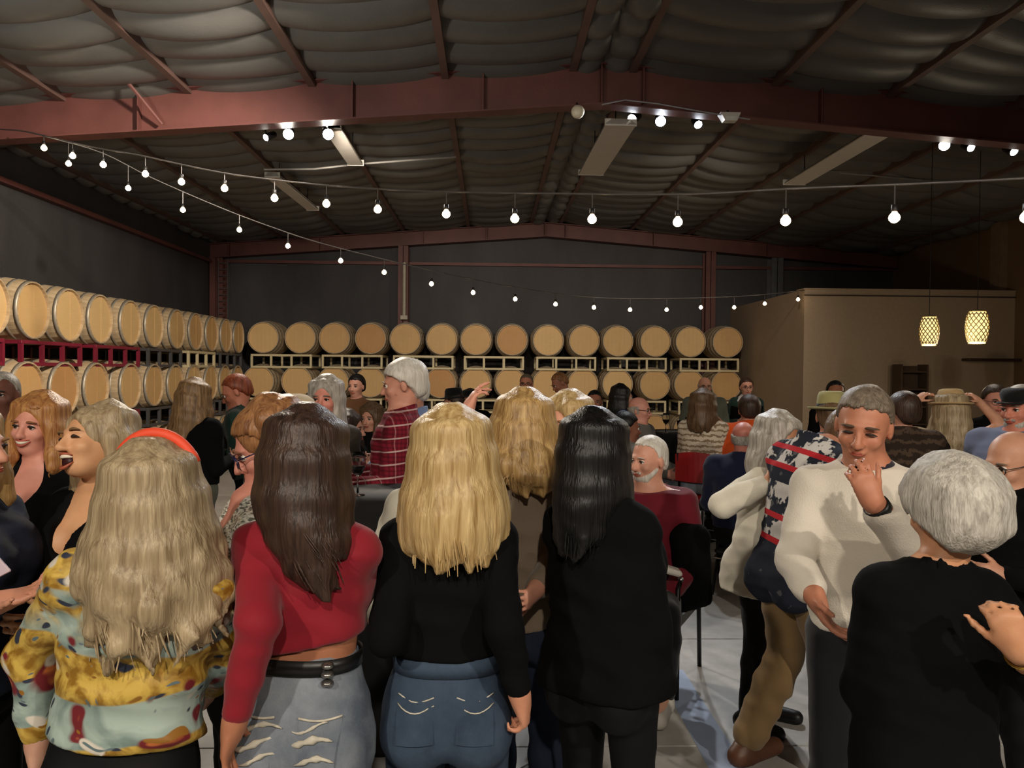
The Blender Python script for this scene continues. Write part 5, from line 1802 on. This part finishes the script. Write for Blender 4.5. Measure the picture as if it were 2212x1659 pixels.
p.cap_hair(H_SALT, .014, front=.062, slope=.55, back=-.075, fluff=.0022, freq=110)
wt = MB(); d = nrm(p.wr['L'] - p.el['L']); w_ = p.wr['L'] - d * .03
R_ = Vector(d).to_track_quat('Z', 'Y').to_matrix().to_4x4(); R_ = Matrix.Translation(Vector(w_)) @ R_
wt.lathe([(.033, -.012), (.037, -.012), (.037, .012), (.033, .012)], 20, R_, closed=True).build('watch_strap', S_BLACK, p.O, True)
WHITEMAN = p

# ---- woman with short fluffy grey hair, black dress
p = Person('woman with short fluffy grey hair in a black dress with her back turned', 2034, 985, 1.84, 184, sex='f', res=.010, bulk=.96, sw=.084, tilt=-3, head=(-8, 6, 6), hairtop=.04, skin=(206, 150, 112),
           L=((.10, .15, -1), (-.3, .9, -.4)), R=('px', (2262, 1500, 1.72), (2200, 1405, 1.60)),
           hand={'R': dict(curl=[.9, .95, 1.0, 1.05], d=(-.45, -.05, 1), n=(.2, 1, .2), thumb=.6)})
p.top(C_BLACK, 'dress', hem=.30, sleeve=.80, off=.016, wr=.004, straight=.9, flare=.02, aoff=.018, neck=.864, collar=1.25)
p.bottom(C_BLACKSH, 'tights', waist=.55, off=.004, wr=0)
p.shoes(S_BLACK)
p.cap_hair(H_GREYSH, .040, front=.055, slope=.75, back=-.095, fluff=.006, freq=85)
d = nrm(p.wr['R'] - p.el['R']); R_ = Matrix.Translation(Vector(p.wr['R'] - d * .02)) @ Vector(d).to_track_quat('Z', 'Y').to_matrix().to_4x4()
MB().lathe([(.031 + .004 * math.cos(a), .004 * math.sin(a)) for a in np.linspace(0, 2 * math.pi, 9)[:-1]], 24, R_, closed=True).build('bracelet', plain('gold_bracelet', (214, 172, 90), .25, 1), p.O, True)

# ---- laughing woman
p = Person('laughing woman with swept back ash blond hair and a black top', 212, 874, 2.42, 22, sex='f', res=.0075, head=(8, -12, -12), hairtop=.014, skin=(218, 166, 124), mouth='open',
           L=((.16, .1, -1), (-.2, 1, .1)), R=((.15, .2, -1), (-.2, 1, .2)), hand={'L': dict(curl=.5), 'R': dict(curl=.5)})
p.features(brow=(120, 92, 60), eyes='closed')
p.top(C_BLACK, 'blouse', hem=.54, sleeve=.95, off=.012, vneck=.10, straight=.5)
p.bottom(C_BLACKSH, 'trousers', waist=.6); p.shoes(S_BLACK)
p.long_hair(H_ASHBLOND, .24, w=.088, wend=.10, depth=.10, N=22, arc=98, wave=.02, r=.024, seed=52, jag=.06, strands=40)
p.cap_hair(H_ASHBLOND, .010, front=.088, slope=.8, back=-.07, fluff=.0015, freq=90, name='hair_cap')

# ---- smiling woman with strawberry blond curls
p = Person('smiling woman with strawberry blond curls and a black dress facing the camera', 84, 854, 3.12, 4, sex='f', res=.0078, head=(0, 2, 4), hairtop=.016, skin=(226, 158, 138), mouth='smile',
           L=((.12, .3, -1), (-.8, .8, .12)), R=((.12, .3, -1), (-.7, .8, .25)), hand={'L': dict(curl=.4), 'R': dict(curl=.5)})
p.features(brow=(140, 92, 60), eyes='open')
p.top(C_BLACK, 'dress', hem=.32, sleeve=.0, off=.010, scoop=.10, straight=.3, flare=.02)
p.bottom(C_BLACKSH, 'tights', waist=.55, off=.004); p.shoes(S_BLACK)
p.long_hair(H_STRAW, .17, w=.105, wend=.115, depth=.10, N=26, arc=128, wave=.03, r=.024, seed=61, jag=.05, strands=60, waven=4)
p.cap_hair(H_STRAW, .016, front=.078, slope=.9, back=-.07, fluff=.002, freq=80, name='hair_cap')
q = (Vector(p.root) + Vector(p.wr['R']) + Vector(p.hd['R']) * .08)
ph = MB().box((-.036, -.005, -.072), (.036, .005, .072), Matrix.Rotation(math.radians(20), 4, 'Y'), bev=.004)
tag(ph.build('phone', plain('white_phone', (228, 226, 222), .3, 0, .03), None, loc=(q.x, q.y - .03, q.z + .05)), 'white phone held by the smiling strawberry blond woman', 'phone')

# ---- woman with glasses in sequins
p = Person('woman with short auburn hair and dark glasses in a silver sequin top', 540, 877, 2.2, 66, sex='f', res=.0085, head=(0, 26, 0), hairtop=.018, skin=(204, 140, 122),
           L=((.15, .05, -1), (-.1, .9, .1)), R=((.1, .3, -1), (-.3, 1, .2)), hand={'L': dict(curl=.5), 'R': dict(curl=.5)}, bulk=1.05)
p.features(brow=(120, 80, 56)); p.glasses(plain('blue_black_glasses', (28, 30, 66), .2), .026)
p.top(C_SEQUIN, 'sequin_top', hem=.56, sleeve=.2, off=.012, vneck=.10, straight=.6, wr=.004)
p.bottom(C_BLACKSH, 'trousers', waist=.6); p.shoes(S_BLACK)
p.long_hair(H_AUBURN, -.01, w=.080, wend=.065, depth=.102, N=22, arc=98, wave=.004, r=.024, seed=33, jag=.03, strands=60)
p.cap_hair(H_AUBURN, .018, front=.066, slope=.62, back=-.085, fluff=.002, freq=110, name='hair_fringe')

# ---- woman at the left edge
p = Person('blonde woman at the left edge in a dark blue denim jacket holding out her hand', -70, 872, 2.2, 272, sex='f', res=.009, head=(0, 2, 0), skin=(208, 148, 120),
           L=((.1, .2, -1), (-.1, .8, -.5)), R=('px', (-90, 1330, 2.0), (-14, 1305, 1.9)), hand={'R': dict(curl=.22, d=(-.3, 1, .28), n=(.2, .1, 1), thumb=.9), 'L': dict(curl=.4)})
p.features(brow=(150, 110, 70)); p.top(C_JEAND, 'denim_jacket', hem=.5, off=.018, straight=.7, wr=.005, sleeve=.93); p.bottom(C_BLACKSH); p.shoes(S_BLACK)
p.long_hair(H_BLONDW, .16, w=.10, wend=.105, depth=.11, N=24, arc=125, wave=.02, r=.025, seed=71, jag=.05, strands=30)
a = at(-50, 1240, 1.93)
tag(MB().box((-.034, -.004, -.07), (.034, .004, .07), Matrix.Rotation(math.radians(62), 4, 'Y') @ Matrix.Rotation(math.radians(20), 4, 'Z'), bev=.003).build('phone', plain('pink_white_phone', (232, 214, 226), .3, 0, .03), None, loc=a), 'pale pink phone over the outstretched hand at the left edge', 'phone')

# ---- dancer hidden behind the blonde, arm raised
p = Person('dancing woman in a cream cardigan raising one arm behind the straight blond hair', 944, 918, 3.0, 178, sex='f', res=.0095, head=(0, 0, 0), skin=(222, 158, 134),
           R=('px', (1012, 985, 3.0), (1008, 890, 3.05)), L=((.42, .1, -1), (.1, .4, -1)), hand={'R': dict(curl=[.25, .3, .5, .6], d=(.38, .1, .9), n=(.55, .1, -.35), thumb=1.0, spread=.09), 'L': dict(curl=.4)})
p.top(C_CREAM, 'cardigan', hem=.47, off=.02, straight=.9, flare=.02, wr=.006, aoff=.02)
p.bottom(C_JEAND); p.shoes(S_BLACK)
p.long_hair(H_BROWN, .12, w=.09, wend=.085, depth=.11, N=20, arc=120, wave=.008, r=.024, seed=81, jag=.04)

# ---- seated man in maroon
p = Person('seated man with white hair and beard in a maroon sweater', 1398, 941, 4.3, 28, sex='m', sit=True, res=.0085, bulk=1.1, head=(26, 6, 0), hs=1.12, hairtop=.012, skin=(214, 156, 132), h=1.76,
           L=((.30, .12, -1), (-.35, .8, -.55)), R=((.22, .25, -1), (.0, 1, .0)), hand={'L': dict(curl=.6), 'R': dict(curl=.5, n=(0, 0, -1))}, knee_out=.08)
p.features(brow=(190, 180, 168), eyes='open'); p.beard(H_WHITE, 1.0)
p.cap_hair(H_WHITE, .013, front=.07, slope=.62, back=-.07, fluff=.0018, freq=100)
p.top(C_MAROON, 'sweater', hem=.52, off=.018, straight=.9, wr=.005, aoff=.018, neck=.845)
p.bottom(cloth('black_trousers', (22, 22, 26)), 'trousers', waist=.58, off=.012); p.shoes(plain('white_trainers', (206, 200, 190), .6, 0, .05))
# armchair of black metal
cx, cy = p.root[0] + p.hip[0], p.root[1] + p.hip[1]
zs = p.hip[2] - .07 * p.h
ch = empty('armchair', (cx, cy, 0), 'black metal armchair with ladder back under the man in maroon', 'chair', None, -math.radians(28))
MB().box((-.24, -.26, zs - .05), (.24, .20, zs), bev=.02).build('seat', S_BLACK, ch)
for sx in (-.25, .25):
    MB().tube([(sx, -.26, 0), (sx, -.26, zs + .2), (sx, -.20, zs + .235)], .013, 8).build('leg', M_BLACKMETAL, ch, True)
    MB().tube([(sx, .26, 0), (sx, .22, zs), (sx, .28, zs + .52)], .013, 8).build('leg', M_BLACKMETAL, ch, True)
    MB().tube([(sx, .24, zs + .24), (sx, -.22, zs + .235)], .016, 8).build('armrest', M_CHROME, ch, True)
for k in range(4): MB().tube([(-.25, .235 + k * .012, zs + .12 + k * .12), (0, .275 + k * .012, zs + .13 + k * .12), (.25, .235 + k * .012, zs + .12 + k * .12)], .011, 6).build('back_slat', M_BLACKMETAL, ch, True)
# dark coat over the arm of that chair, a white paper on the lap
a = at(1490, 1190, 4.10)
B = SDF((-.16, -.12, -.36), (.16, .12, .2), .014)
B.ell((0, 0, .08), (.10, .06, .06), k=.03); B.cap((-.03, 0, .06), (-.02, 0, -.28), .07, .05, k=.05); B.cap((.04, .01, .06), (.07, 0, -.25), .065, .055, k=.05); B.cap((.0, -.02, .06), (.02, -.03, -.22), .06, .05, k=.03)
B.ripple(.006, [(60, 10, 12, .6), (-45, 20, 18, .4)], 3)
co_ = B.obj('coat', C_BLACK); co_.location = a
tag(co_, 'black coat hanging over the arm of the chair of the seated man', 'coat')
a = at(1440, 1236, 3.95)
tag(MB().box((-.07, -.05, 0), (.07, .05, .03), Matrix.Rotation(math.radians(15), 4, 'Y'), bev=.01).build('folded_napkin', plain('white_paper', (215, 210, 200), .8), None, loc=a), 'white folded cloth on the knees of the man in maroon', 'napkin')

# ---- man in the plaid shirt
p = Person('standing man with thick white hair in a maroon plaid shirt, side on', 862, 777, 4.3, 84, sex='m', res=.010, bulk=1.05, head=(4, 10, 0), hs=1.1, hairtop=.02, skin=(206, 148, 126),
           L=((.12, .15, -1), (-.1, 1, .0)), R=((.12, .15, -1), (-.1, 1, .1)), hand={'L': dict(curl=.6), 'R': dict(curl=.5)})
p.features(brow=(190, 180, 168))
p.top(C_PLAID, 'plaid_shirt', hem=.545, off=.018, straight=.9, wr=.006, aoff=.018)
p.bottom(C_JEAND, 'jeans', waist=.6, off=.011); p.shoes(S_BROWN)
p.cap_hair(H_WHITE, .024, front=.058, slope=.5, back=-.09, fluff=.004, freq=60)
# ---- man in a blue shirt behind him
p = Person('man in a light blue shirt half hidden behind the man in plaid', 886, 800, 5.0, 95, sex='m', res=.014, bulk=1.25, head=(0, 4, 0), skin=(200, 146, 122), L=BENT, R=BENT)
p.features(); p.top(C_BLUESH, hem=.52, straight=.8, off=.02); p.bottom(C_JEAND); p.shoes(S_BLACK); p.cap_hair(H_WHITE, .014, front=.07, slope=.6)

# ---- woman with long grey hair facing
p = Person('woman with long straight grey hair facing the camera beside the man in plaid', 703, 814, 4.6, 6, sex='f', res=.010, head=(0, 4, 0), hairtop=.018, skin=(214, 142, 124), hs=1.04,
           L=((.15, .2, -1), (-.3, 1, .35)), R=((.15, .2, -1), (-.2, 1, .1)), hand={'L': dict(curl=.8), 'R': dict(curl=.6)})
p.features(brow=(120, 110, 100)); p.top(cloth('dark_olive_top', (52, 48, 40)), hem=.53, off=.014, straight=.6, vneck=.06); p.bottom(C_BLACKSH); p.shoes(S_BLACK)
p.long_hair(H_GREY, .30, w=.085, wend=.09, depth=.10, N=22, arc=122, wave=.008, r=.024, seed=91, jag=.05, strands=40)
p.cap_hair(H_GREY, .014, front=.08, slope=.9, name='hair_cap')
q = Vector(p.root) + Vector(p.wr['L']) + Vector(p.hd['L']) * .09 + Vector((0, -.04, -.04))
tumbler(q, 'glass of amber drink in the hand of the grey haired woman', .11, .034, M_AMB)

# ---- beanie
p = Person('person in a beige knitted beanie behind the auburn haired woman', 642, 853, 3.75, 170, sex='m', res=.012, head=(0, 0, 0), hs=1.08, hairtop=.03, skin=(206, 150, 126))
p.top(cloth('dark_brown_sweater', (44, 36, 32)), 'sweater', hem=.52, off=.018, straight=.8); p.bottom(C_JEAND); p.shoes(S_BLACK)
p.hat(cloth('beige_knit', (196, 178, 150), .95, .06, 200, .6), 'beanie', name='beanie')

# ---- pair by the left barrels
p = Person('woman with long light brown hair in a black sweater by the left barrels', 432, 822, 5.6, 205, sex='f', res=.012, bulk=1.15, lean=6, head=(10, 8, -6), hs=1.05, hairtop=.018, skin=(206, 152, 126), L=BENT, R=BENT)
p.top(C_BLACK, 'sweater', hem=.555, off=.016, straight=.7); p.bottom(C_OLIVE, 'trousers', off=.012); p.shoes(S_BLACK)
p.long_hair(hairmat('light_brown_hair', (92, 68, 44), (176, 140, 98)), .30, w=.105, wend=.13, depth=.12, N=24, arc=128, wave=.015, r=.028, seed=95, jag=.08, swing=(-.05, 0, 0))
p = Person('person with short red hair in dark green bending towards the long haired woman', 492, 812, 6.1, 80, sex='m', res=.012, lean=12, head=(0, 26, 0), hs=1.12, hairtop=.016, skin=(196, 128, 104), L=BENT, R=BENT)
p.features(); p.top(C_GREEN, hem=.52, off=.016, straight=.7); p.bottom(C_BLACKSH); p.shoes(S_BLACK); p.cap_hair(hairmat('red_hair', (96, 44, 28), (168, 88, 54)), .016, front=.066, slope=.6, fluff=.002)
p = Person('dark skinned man with short grey hair at the far left edge', 2, 801, 4.4, 350, sex='m', res=.012, head=(0, 4, 0), skin=(120, 76, 62))
p.features(brow=(60, 50, 44)); p.top(C_SAGE, hem=.52); p.bottom(C_JEAND); p.shoes(S_BLACK); p.cap_hair(H_GREY, .012, front=.07, slope=.65)

# ---- woman in the white coat, man in the winter sweater
p = Person('woman with long grey hair and glasses in a long cream coat', 1694, 894, 3.62, 312, sex='f', res=.0095, bulk=.98, lean=8, head=(14, 4, 4), hairtop=.018, skin=(206, 150, 116), hs=1.02,
           R=('px', (1562, 1090, 3.5), (1655, 1045, 3.4)), L=((.15, .25, -1), (-.2, 1, .2)), hand={'R': dict(curl=.6), 'L': dict(curl=.5)})
p.features(brow=(150, 140, 130)); p.glasses(plain('thin_dark_glasses', (50, 40, 36), .3))
p.top(C_CREAM, 'coat', hem=.44, off=.028, straight=1.0, flare=.03, wr=.005, aoff=.026, sleeve=.95)
p.bottom(cloth('black_trousers', (22, 22, 26)), 'trousers', off=.008, waist=.55); p.shoes(S_BLACK)
p.long_hair(H_GREY, .13, w=.10, wend=.11, depth=.11, N=24, arc=126, wave=.012, r=.026, seed=97, jag=.05, strands=40)
p.cap_hair(H_GREY, .014, front=.076, slope=.85, name='hair_cap')

p = Person('man in a navy and white winter sweater with red bands and khaki trousers', 1850, 880, 3.3, 252, sex='m', res=.0095, bulk=1.08, lean=12, nf=.13, tilt=0, head=(0, 10, 0), skin=(200, 140, 112), h=1.66,
           L=((.1, .35, -1), (-.2, 1, .0)), R=((.12, .30, -1), (-.2, 1, .1)), hand={'L': dict(curl=.5), 'R': dict(curl=.5)},
           legs={'L': ((.065, .02, .285), (.07, -.10, .06)), 'R': ((.06, .06, .285), (.07, .08, .045))})
zc = p.hip[2]
SW_K = math.cos(math.radians(20))
SW_BANDS = [(zc - .03, zc + .04, 'f'), (zc + .075, zc + .10, 'r'), (zc + .10, zc + .18, 'w'), (zc + .18, zc + .205, 'r'), (zc + .205, zc + .34, 'w'),
            (zc + .40, zc + .425, 'r'), (zc + .425, zc + .49, 'w'), (zc + .49, zc + .515, 'r'), (zc + .515, zc + .62, 'w')]
SW_BANDS = [(a * SW_K, b * SW_K, k) for a, b, k in SW_BANDS]
p.top(winter_sweater(), 'winter_sweater', hem=.475, off=.022, straight=.9, wr=.005, aoff=.02)
p.bottom(C_KHAKI, 'trousers', waist=.58, off=.014, legs=1.05, wr=.006, flare=.012, cut=.12); p.shoes(S_BROWN)
p.cap_hair(H_BROWN, .014, front=.07, slope=.6)

# ---- fedora man
p = Person('bearded man in a pale green fedora and teal jacket seen from behind', 1796, 846, 4.7, 205, sex='m', res=.011, head=(-8, 2, 0), hs=1.08, hairtop=.045, skin=(196, 134, 104), L=BENT, R=BENT)
p.top(C_TEAL, 'jacket', hem=.51, off=.022, straight=.8); p.bottom(C_JEAND); p.shoes(S_BROWN)
p.cap_hair(H_BROWN, .016, front=.05, slope=.55, back=-.085, fluff=.002)
p.hat(cloth('pale_green_felt', (160, 154, 104), .95, .06), 'fedora', cloth('black_hat_band', (24, 24, 22)), name='fedora')

# ---- right edge people
p = Person('bald man with glasses in dark clothes at the right edge', 2176, 934, 3.0, 75, sex='m', res=.0095, head=(0, 14, 0), hs=1.08, hairtop=.004, skin=(198, 146, 118), L=BENT, R=BENT)
p.features(brow=(120, 100, 84)); p.glasses(); p.rim_hair(H_GREY, .006); p.top(C_BLACK, hem=.52, off=.016, straight=.7); p.bottom(C_BLACKSH); p.shoes(S_BLACK)
p = Person('man with a grey beard in a black cap and blue-grey shirt', 2200, 829, 4.3, 60, sex='m', res=.011, bulk=1.2, head=(6, 8, 0), hs=1.1, hairtop=.02, skin=(202, 128, 104), L=BENT, R=BENT)
p.features(brow=(120, 110, 100)); p.beard(H_GREY, 1.3); p.cap_hair(H_GREY, .012, front=.06, slope=.6); p.hat(cloth('black_felt', (18, 18, 18)), 'cap', name='cap')
p.top(C_BLUEGREY, hem=.52, off=.02, straight=.8); p.bottom(C_JEAND); p.shoes(S_BLACK)
p = Person('blonde woman in a patterned jumper with both hands at her tan hat', 2052, 842, 5.4, 190, sex='f', res=.011, head=(0, 4, 0), hs=1.05, hairtop=.045, skin=(214, 160, 130),
           L=((.8, .25, .35), (-.75, -.1, .75)), R=((.8, .25, .35), (-.75, -.1, .75)), hand={'L': dict(curl=.5), 'R': dict(curl=.5)})
p.top(C_BROWNPAT, 'jumper', hem=.52, off=.02, straight=.8); p.bottom(C_JEAND); p.shoes(S_BLACK)
p.long_hair(H_ASHBLOND, .26, w=.10, wend=.11, depth=.11, N=22, arc=130, wave=.02, r=.026, seed=99, jag=.05)
p.hat(cloth('tan_felt', (190, 160, 112), .95, .06), 'fedora', cloth('tan_hat_band', (150, 120, 84)), name='felt_hat')
p = Person('person with dark hair in a dark brown quilted jacket before the tan wall', 1948, 846, 4.9, 200, sex='f', res=.012, bulk=1.35, head=(-30, 4, 0), hs=1.02, hairtop=.018, skin=(206, 150, 126), L=BENT, R=((.5, .1, -1), (-.2, 1, -.1)))
p.top(C_PUFF, 'quilted_jacket', hem=.5, off=.03, straight=.9, aoff=.035, wr=.008); p.bottom(C_BLACKSH); p.shoes(S_BLACK); p.cap_hair(H_DKBROWN, .018, front=.06, slope=.6, back=-.09)
p = Person('woman in dark glasses sipping with a hand at her mouth', 2152, 832, 6.2, 15, sex='f', res=.013, head=(0, 6, 0), skin=(216, 150, 128), hs=1.05,
           R=((.1, .3, -1), (-.35, .5, 1)), L=BENT)
p.features(); p.glasses(); p.top(C_BLACK, hem=.52, off=.016); p.bottom(C_BLACKSH); p.shoes(S_BLACK); p.cap_hair(H_DKBROWN, .018, front=.075, slope=.85, back=-.09)
p = Person('dark haired person with glasses standing before the tan wall behind the fedora', 1806, 821, 7.6, 8, sex='m', res=.013, head=(0, 4, 0), skin=(168, 112, 84))
p.features(); p.glasses(); p.top(C_BLACK, hem=.52, off=.016); p.bottom(C_BLACKSH); p.shoes(S_BLACK); p.cap_hair(H_BLACK, .014, front=.07, slope=.65)

# ---- middle distance, seated on stools round the tables
def sitter(label, px, py, D, face, hair, shirt, sex='f', seatmat=None, seatlabel=None, longh=None, pants=None, skin=(206, 150, 126), head=(0, 6, 0), hs=1.08, back=True, bulk=1.1, hatk=None, gl=False, bald=False, res=.013, L=LAP, R=LAP, foot=.28, **kw):
    p = Person(label, px, py, D, face, sex=sex, sit=True, skin=skin, head=head, hs=hs, bulk=bulk, res=res, L=L, R=R, foot_z=foot, **kw)
    if abs(((face + 180) % 360) - 180) < 120: p.features()
    p.top(shirt, hem=.53, off=.016, straight=.7); p.bottom(pants or C_BLACKSH, waist=.58); p.shoes(S_BLACK)
    if bald: p.rim_hair(hair, .008)
    elif longh: p.long_hair(hair, longh, w=.095, wend=.10, depth=.11, N=20, arc=125, wave=.014, r=.027, seed=int(px), jag=.05)
    else: p.cap_hair(hair, .016, front=.068, slope=.65)
    if gl: p.glasses()
    if hatk: p.hat(cloth('black_felt', (18, 18, 18)), hatk, cloth('black_hat_band', (24, 24, 22)))
    hidden_seat(p, seatmat, seatlabel, back=back)
    return p
sitter('seated woman with long brown hair in a cream patterned jumper', 1521, 843, 6.7, 215, H_BROWN, C_CREAMPAT, seatmat=C_REDV, seatlabel='bar stool with red seat and back under the woman in cream', longh=.16, pants=C_JEANF, hs=1.12, bulk=1.15)
sitter('seated dark haired woman in a grey jumper behind the man in maroon', 1358, 890, 6.4, 262, H_BLACK, C_GREYC, seatlabel='black bar stool under the woman in the grey jumper', skin=(140, 92, 72))
sitter('seated bald man in a grey jacket reaching over the glasses', 1385, 856, 7.5, 300, H_GREY, C_GREYC, sex='m', seatlabel='black bar stool under the bald man in grey', skin=(222, 158, 138), bald=True, gl=True, pants=C_JEANF)
sitter('seated woman with dark hair in a blue plaid shirt before the right barrels', 1348, 832, 8.4, 275, H_BLACK, C_BLUEPLAID, seatlabel='black bar stool under the woman in blue plaid', longh=.14)
sitter('seated bald man in a navy jacket turned away near the orange jumper', 1607, 908, 5.9, 205, H_GREY, C_NAVY, sex='m', seatlabel='black bar stool under the man in the navy jacket', skin=(196, 124, 108), bald=True, pants=C_BLACKSH, back=False, bulk=1.2, hs=1.12)
sitter('seated person with dark hair in an orange jumper', 1618, 852, 6.6, 190, H_DKBROWN, C_ORANGE, seatlabel='bar stool with red seat under the person in orange', seatmat=C_REDV, bulk=1.5, sw=.15, back=False)
sitter('seated dark haired woman in black side on, clasping her hands', 760, 888, 5.9, 285, H_DKBROWN, C_BLACK, seatlabel='black bar stool under the dark haired woman in black', longh=.16, L=((.1, .4, -1), (-.2, 1, .5)), R=((.1, .4, -1), (-.2, 1, .5)))
sitter('seated person in a black brimmed hat and tan jacket', 977, 838, 8.2, 120, H_DKBROWN, cloth('tan_jacket', (112, 92, 66)), sex='m', seatlabel='black bar stool under the person in the brimmed hat', hatk='fedora', hairtop=.05)
sitter('seated person in a dark cap right of the brimmed hat', 1014, 838, 9.7, 20, H_DKBROWN, C_BLACK, sex='m', seatlabel='black bar stool under the person in the dark cap', hatk='cap', hairtop=.02)
sitter('seated dark haired man in black beneath the middle right barrels', 1285, 842, 8.8, 10, H_BLACK, C_BLACK, sex='m', seatlabel='black bar stool under the man in black', skin=(170, 112, 88))
sitter('seated woman with brown hair facing left of the plaid shirt', 800, 872, 7.2, 20, H_BROWN, C_BLACK, seatlabel='black bar stool under the brown haired woman left of the plaid shirt', longh=.14)

# ---- standing at the back
def stander(label, px, py, D, face, hair, shirt, sex='f', pants=None, skin=(206, 150, 126), head=(0, 4, 0), hs=1.06, gl=False, bald=False, longh=None, res=.013, L=BENT, R=BENT, **kw):
    p = Person(label, px, py, D, face, sex=sex, skin=skin, head=head, hs=hs, res=res, L=L, R=R, **kw)
    p.features(); p.top(shirt, hem=.52, off=.016, straight=.7); p.bottom(pants or C_BLACKSH); p.shoes(S_BLACK)
    if bald: p.rim_hair(hair, .008)
    elif longh: p.long_hair(hair, longh, w=.095, wend=.10, depth=.11, N=20, arc=122, wave=.014, r=.026, seed=int(px), jag=.05); p.cap_hair(hair, .014, front=.076, slope=.85, name='hair_cap')
    else: p.cap_hair(hair, .014, front=.07, slope=.65)
    if gl: p.glasses()
    return p
stander('man with cropped hair and glasses in a navy top before the back barrels', 1137, 807, 9.8, 10, H_SALT, C_NAVY, 'm', gl=True, skin=(206, 142, 116), bulk=1.2)
stander('man in dark blue bending beside the man with glasses before the back barrels', 1197, 808, 9.6, 70, H_AUBURN, C_NAVY, 'm', lean=25, head=(0, 30, 0), skin=(176, 118, 94))
stander('bald man in a sage shirt standing before the last barrels', 1523, 813, 9.8, 5, H_GREY, C_SAGE, 'm', gl=True, bald=True, bulk=1.2)
p = stander('woman with a white collar and black apron standing at the tan room corner', 1613, 815, 10.3, 5, H_DKBROWN, C_GREEN, 'f', gl=True, skin=(214, 156, 134), bulk=1.15)
p.top(C_BLACK, 'apron', hem=.36, sleeve=0, off=.030, neck=.79, straight=1.0, flare=.02)
mb = MB()
for i in range(20):
    a = 2 * math.pi * i / 20
    for r, z in ((.055, .872), (.135, .822), (.142, .808), (.062, .862)):
        mb.V.append(tuple(p.tp(0, 0, z) + p.l * r * 1.15 * math.cos(a) + p.f * (r * .85 * math.sin(a))))
for i in range(20):
    j = (i + 1) % 20
    for k in range(4): mb.F.append((i * 4 + k, i * 4 + (k + 1) % 4, j * 4 + (k + 1) % 4, j * 4 + k))
mb.build('collar', C_WHITE, p.O, True)
stander('dark haired woman in a brown jacket clapping before the left back barrels', 769, 808, 8.4, 15, H_BLACK, C_BROWNJ, 'f', skin=(206, 150, 130), L=((.3, .3, -1), (-.6, .8, .5)), R=((.3, .3, -1), (-.6, .8, .5)))

CLOSE = [q for q in bpy.data.objects if q.get('category') == 'person' and q.location.y < 2.5]
# ---- thin out the flat parts of the body meshes, keeping hands and faces
for o in BODIES:
    m = o.modifiers.new('thin', 'DECIMATE'); m.ratio = .8 if any(o.parent['label'] == q['label'] for q in CLOSE) else .42
dg = bpy.context.evaluated_depsgraph_get()
for o in BODIES:
    me = bpy.data.meshes.new_from_object(o.evaluated_get(dg))
    old = o.data
    o.modifiers.clear()
    o.data = me
    me.name = 'body'
    bpy.data.meshes.remove(old)
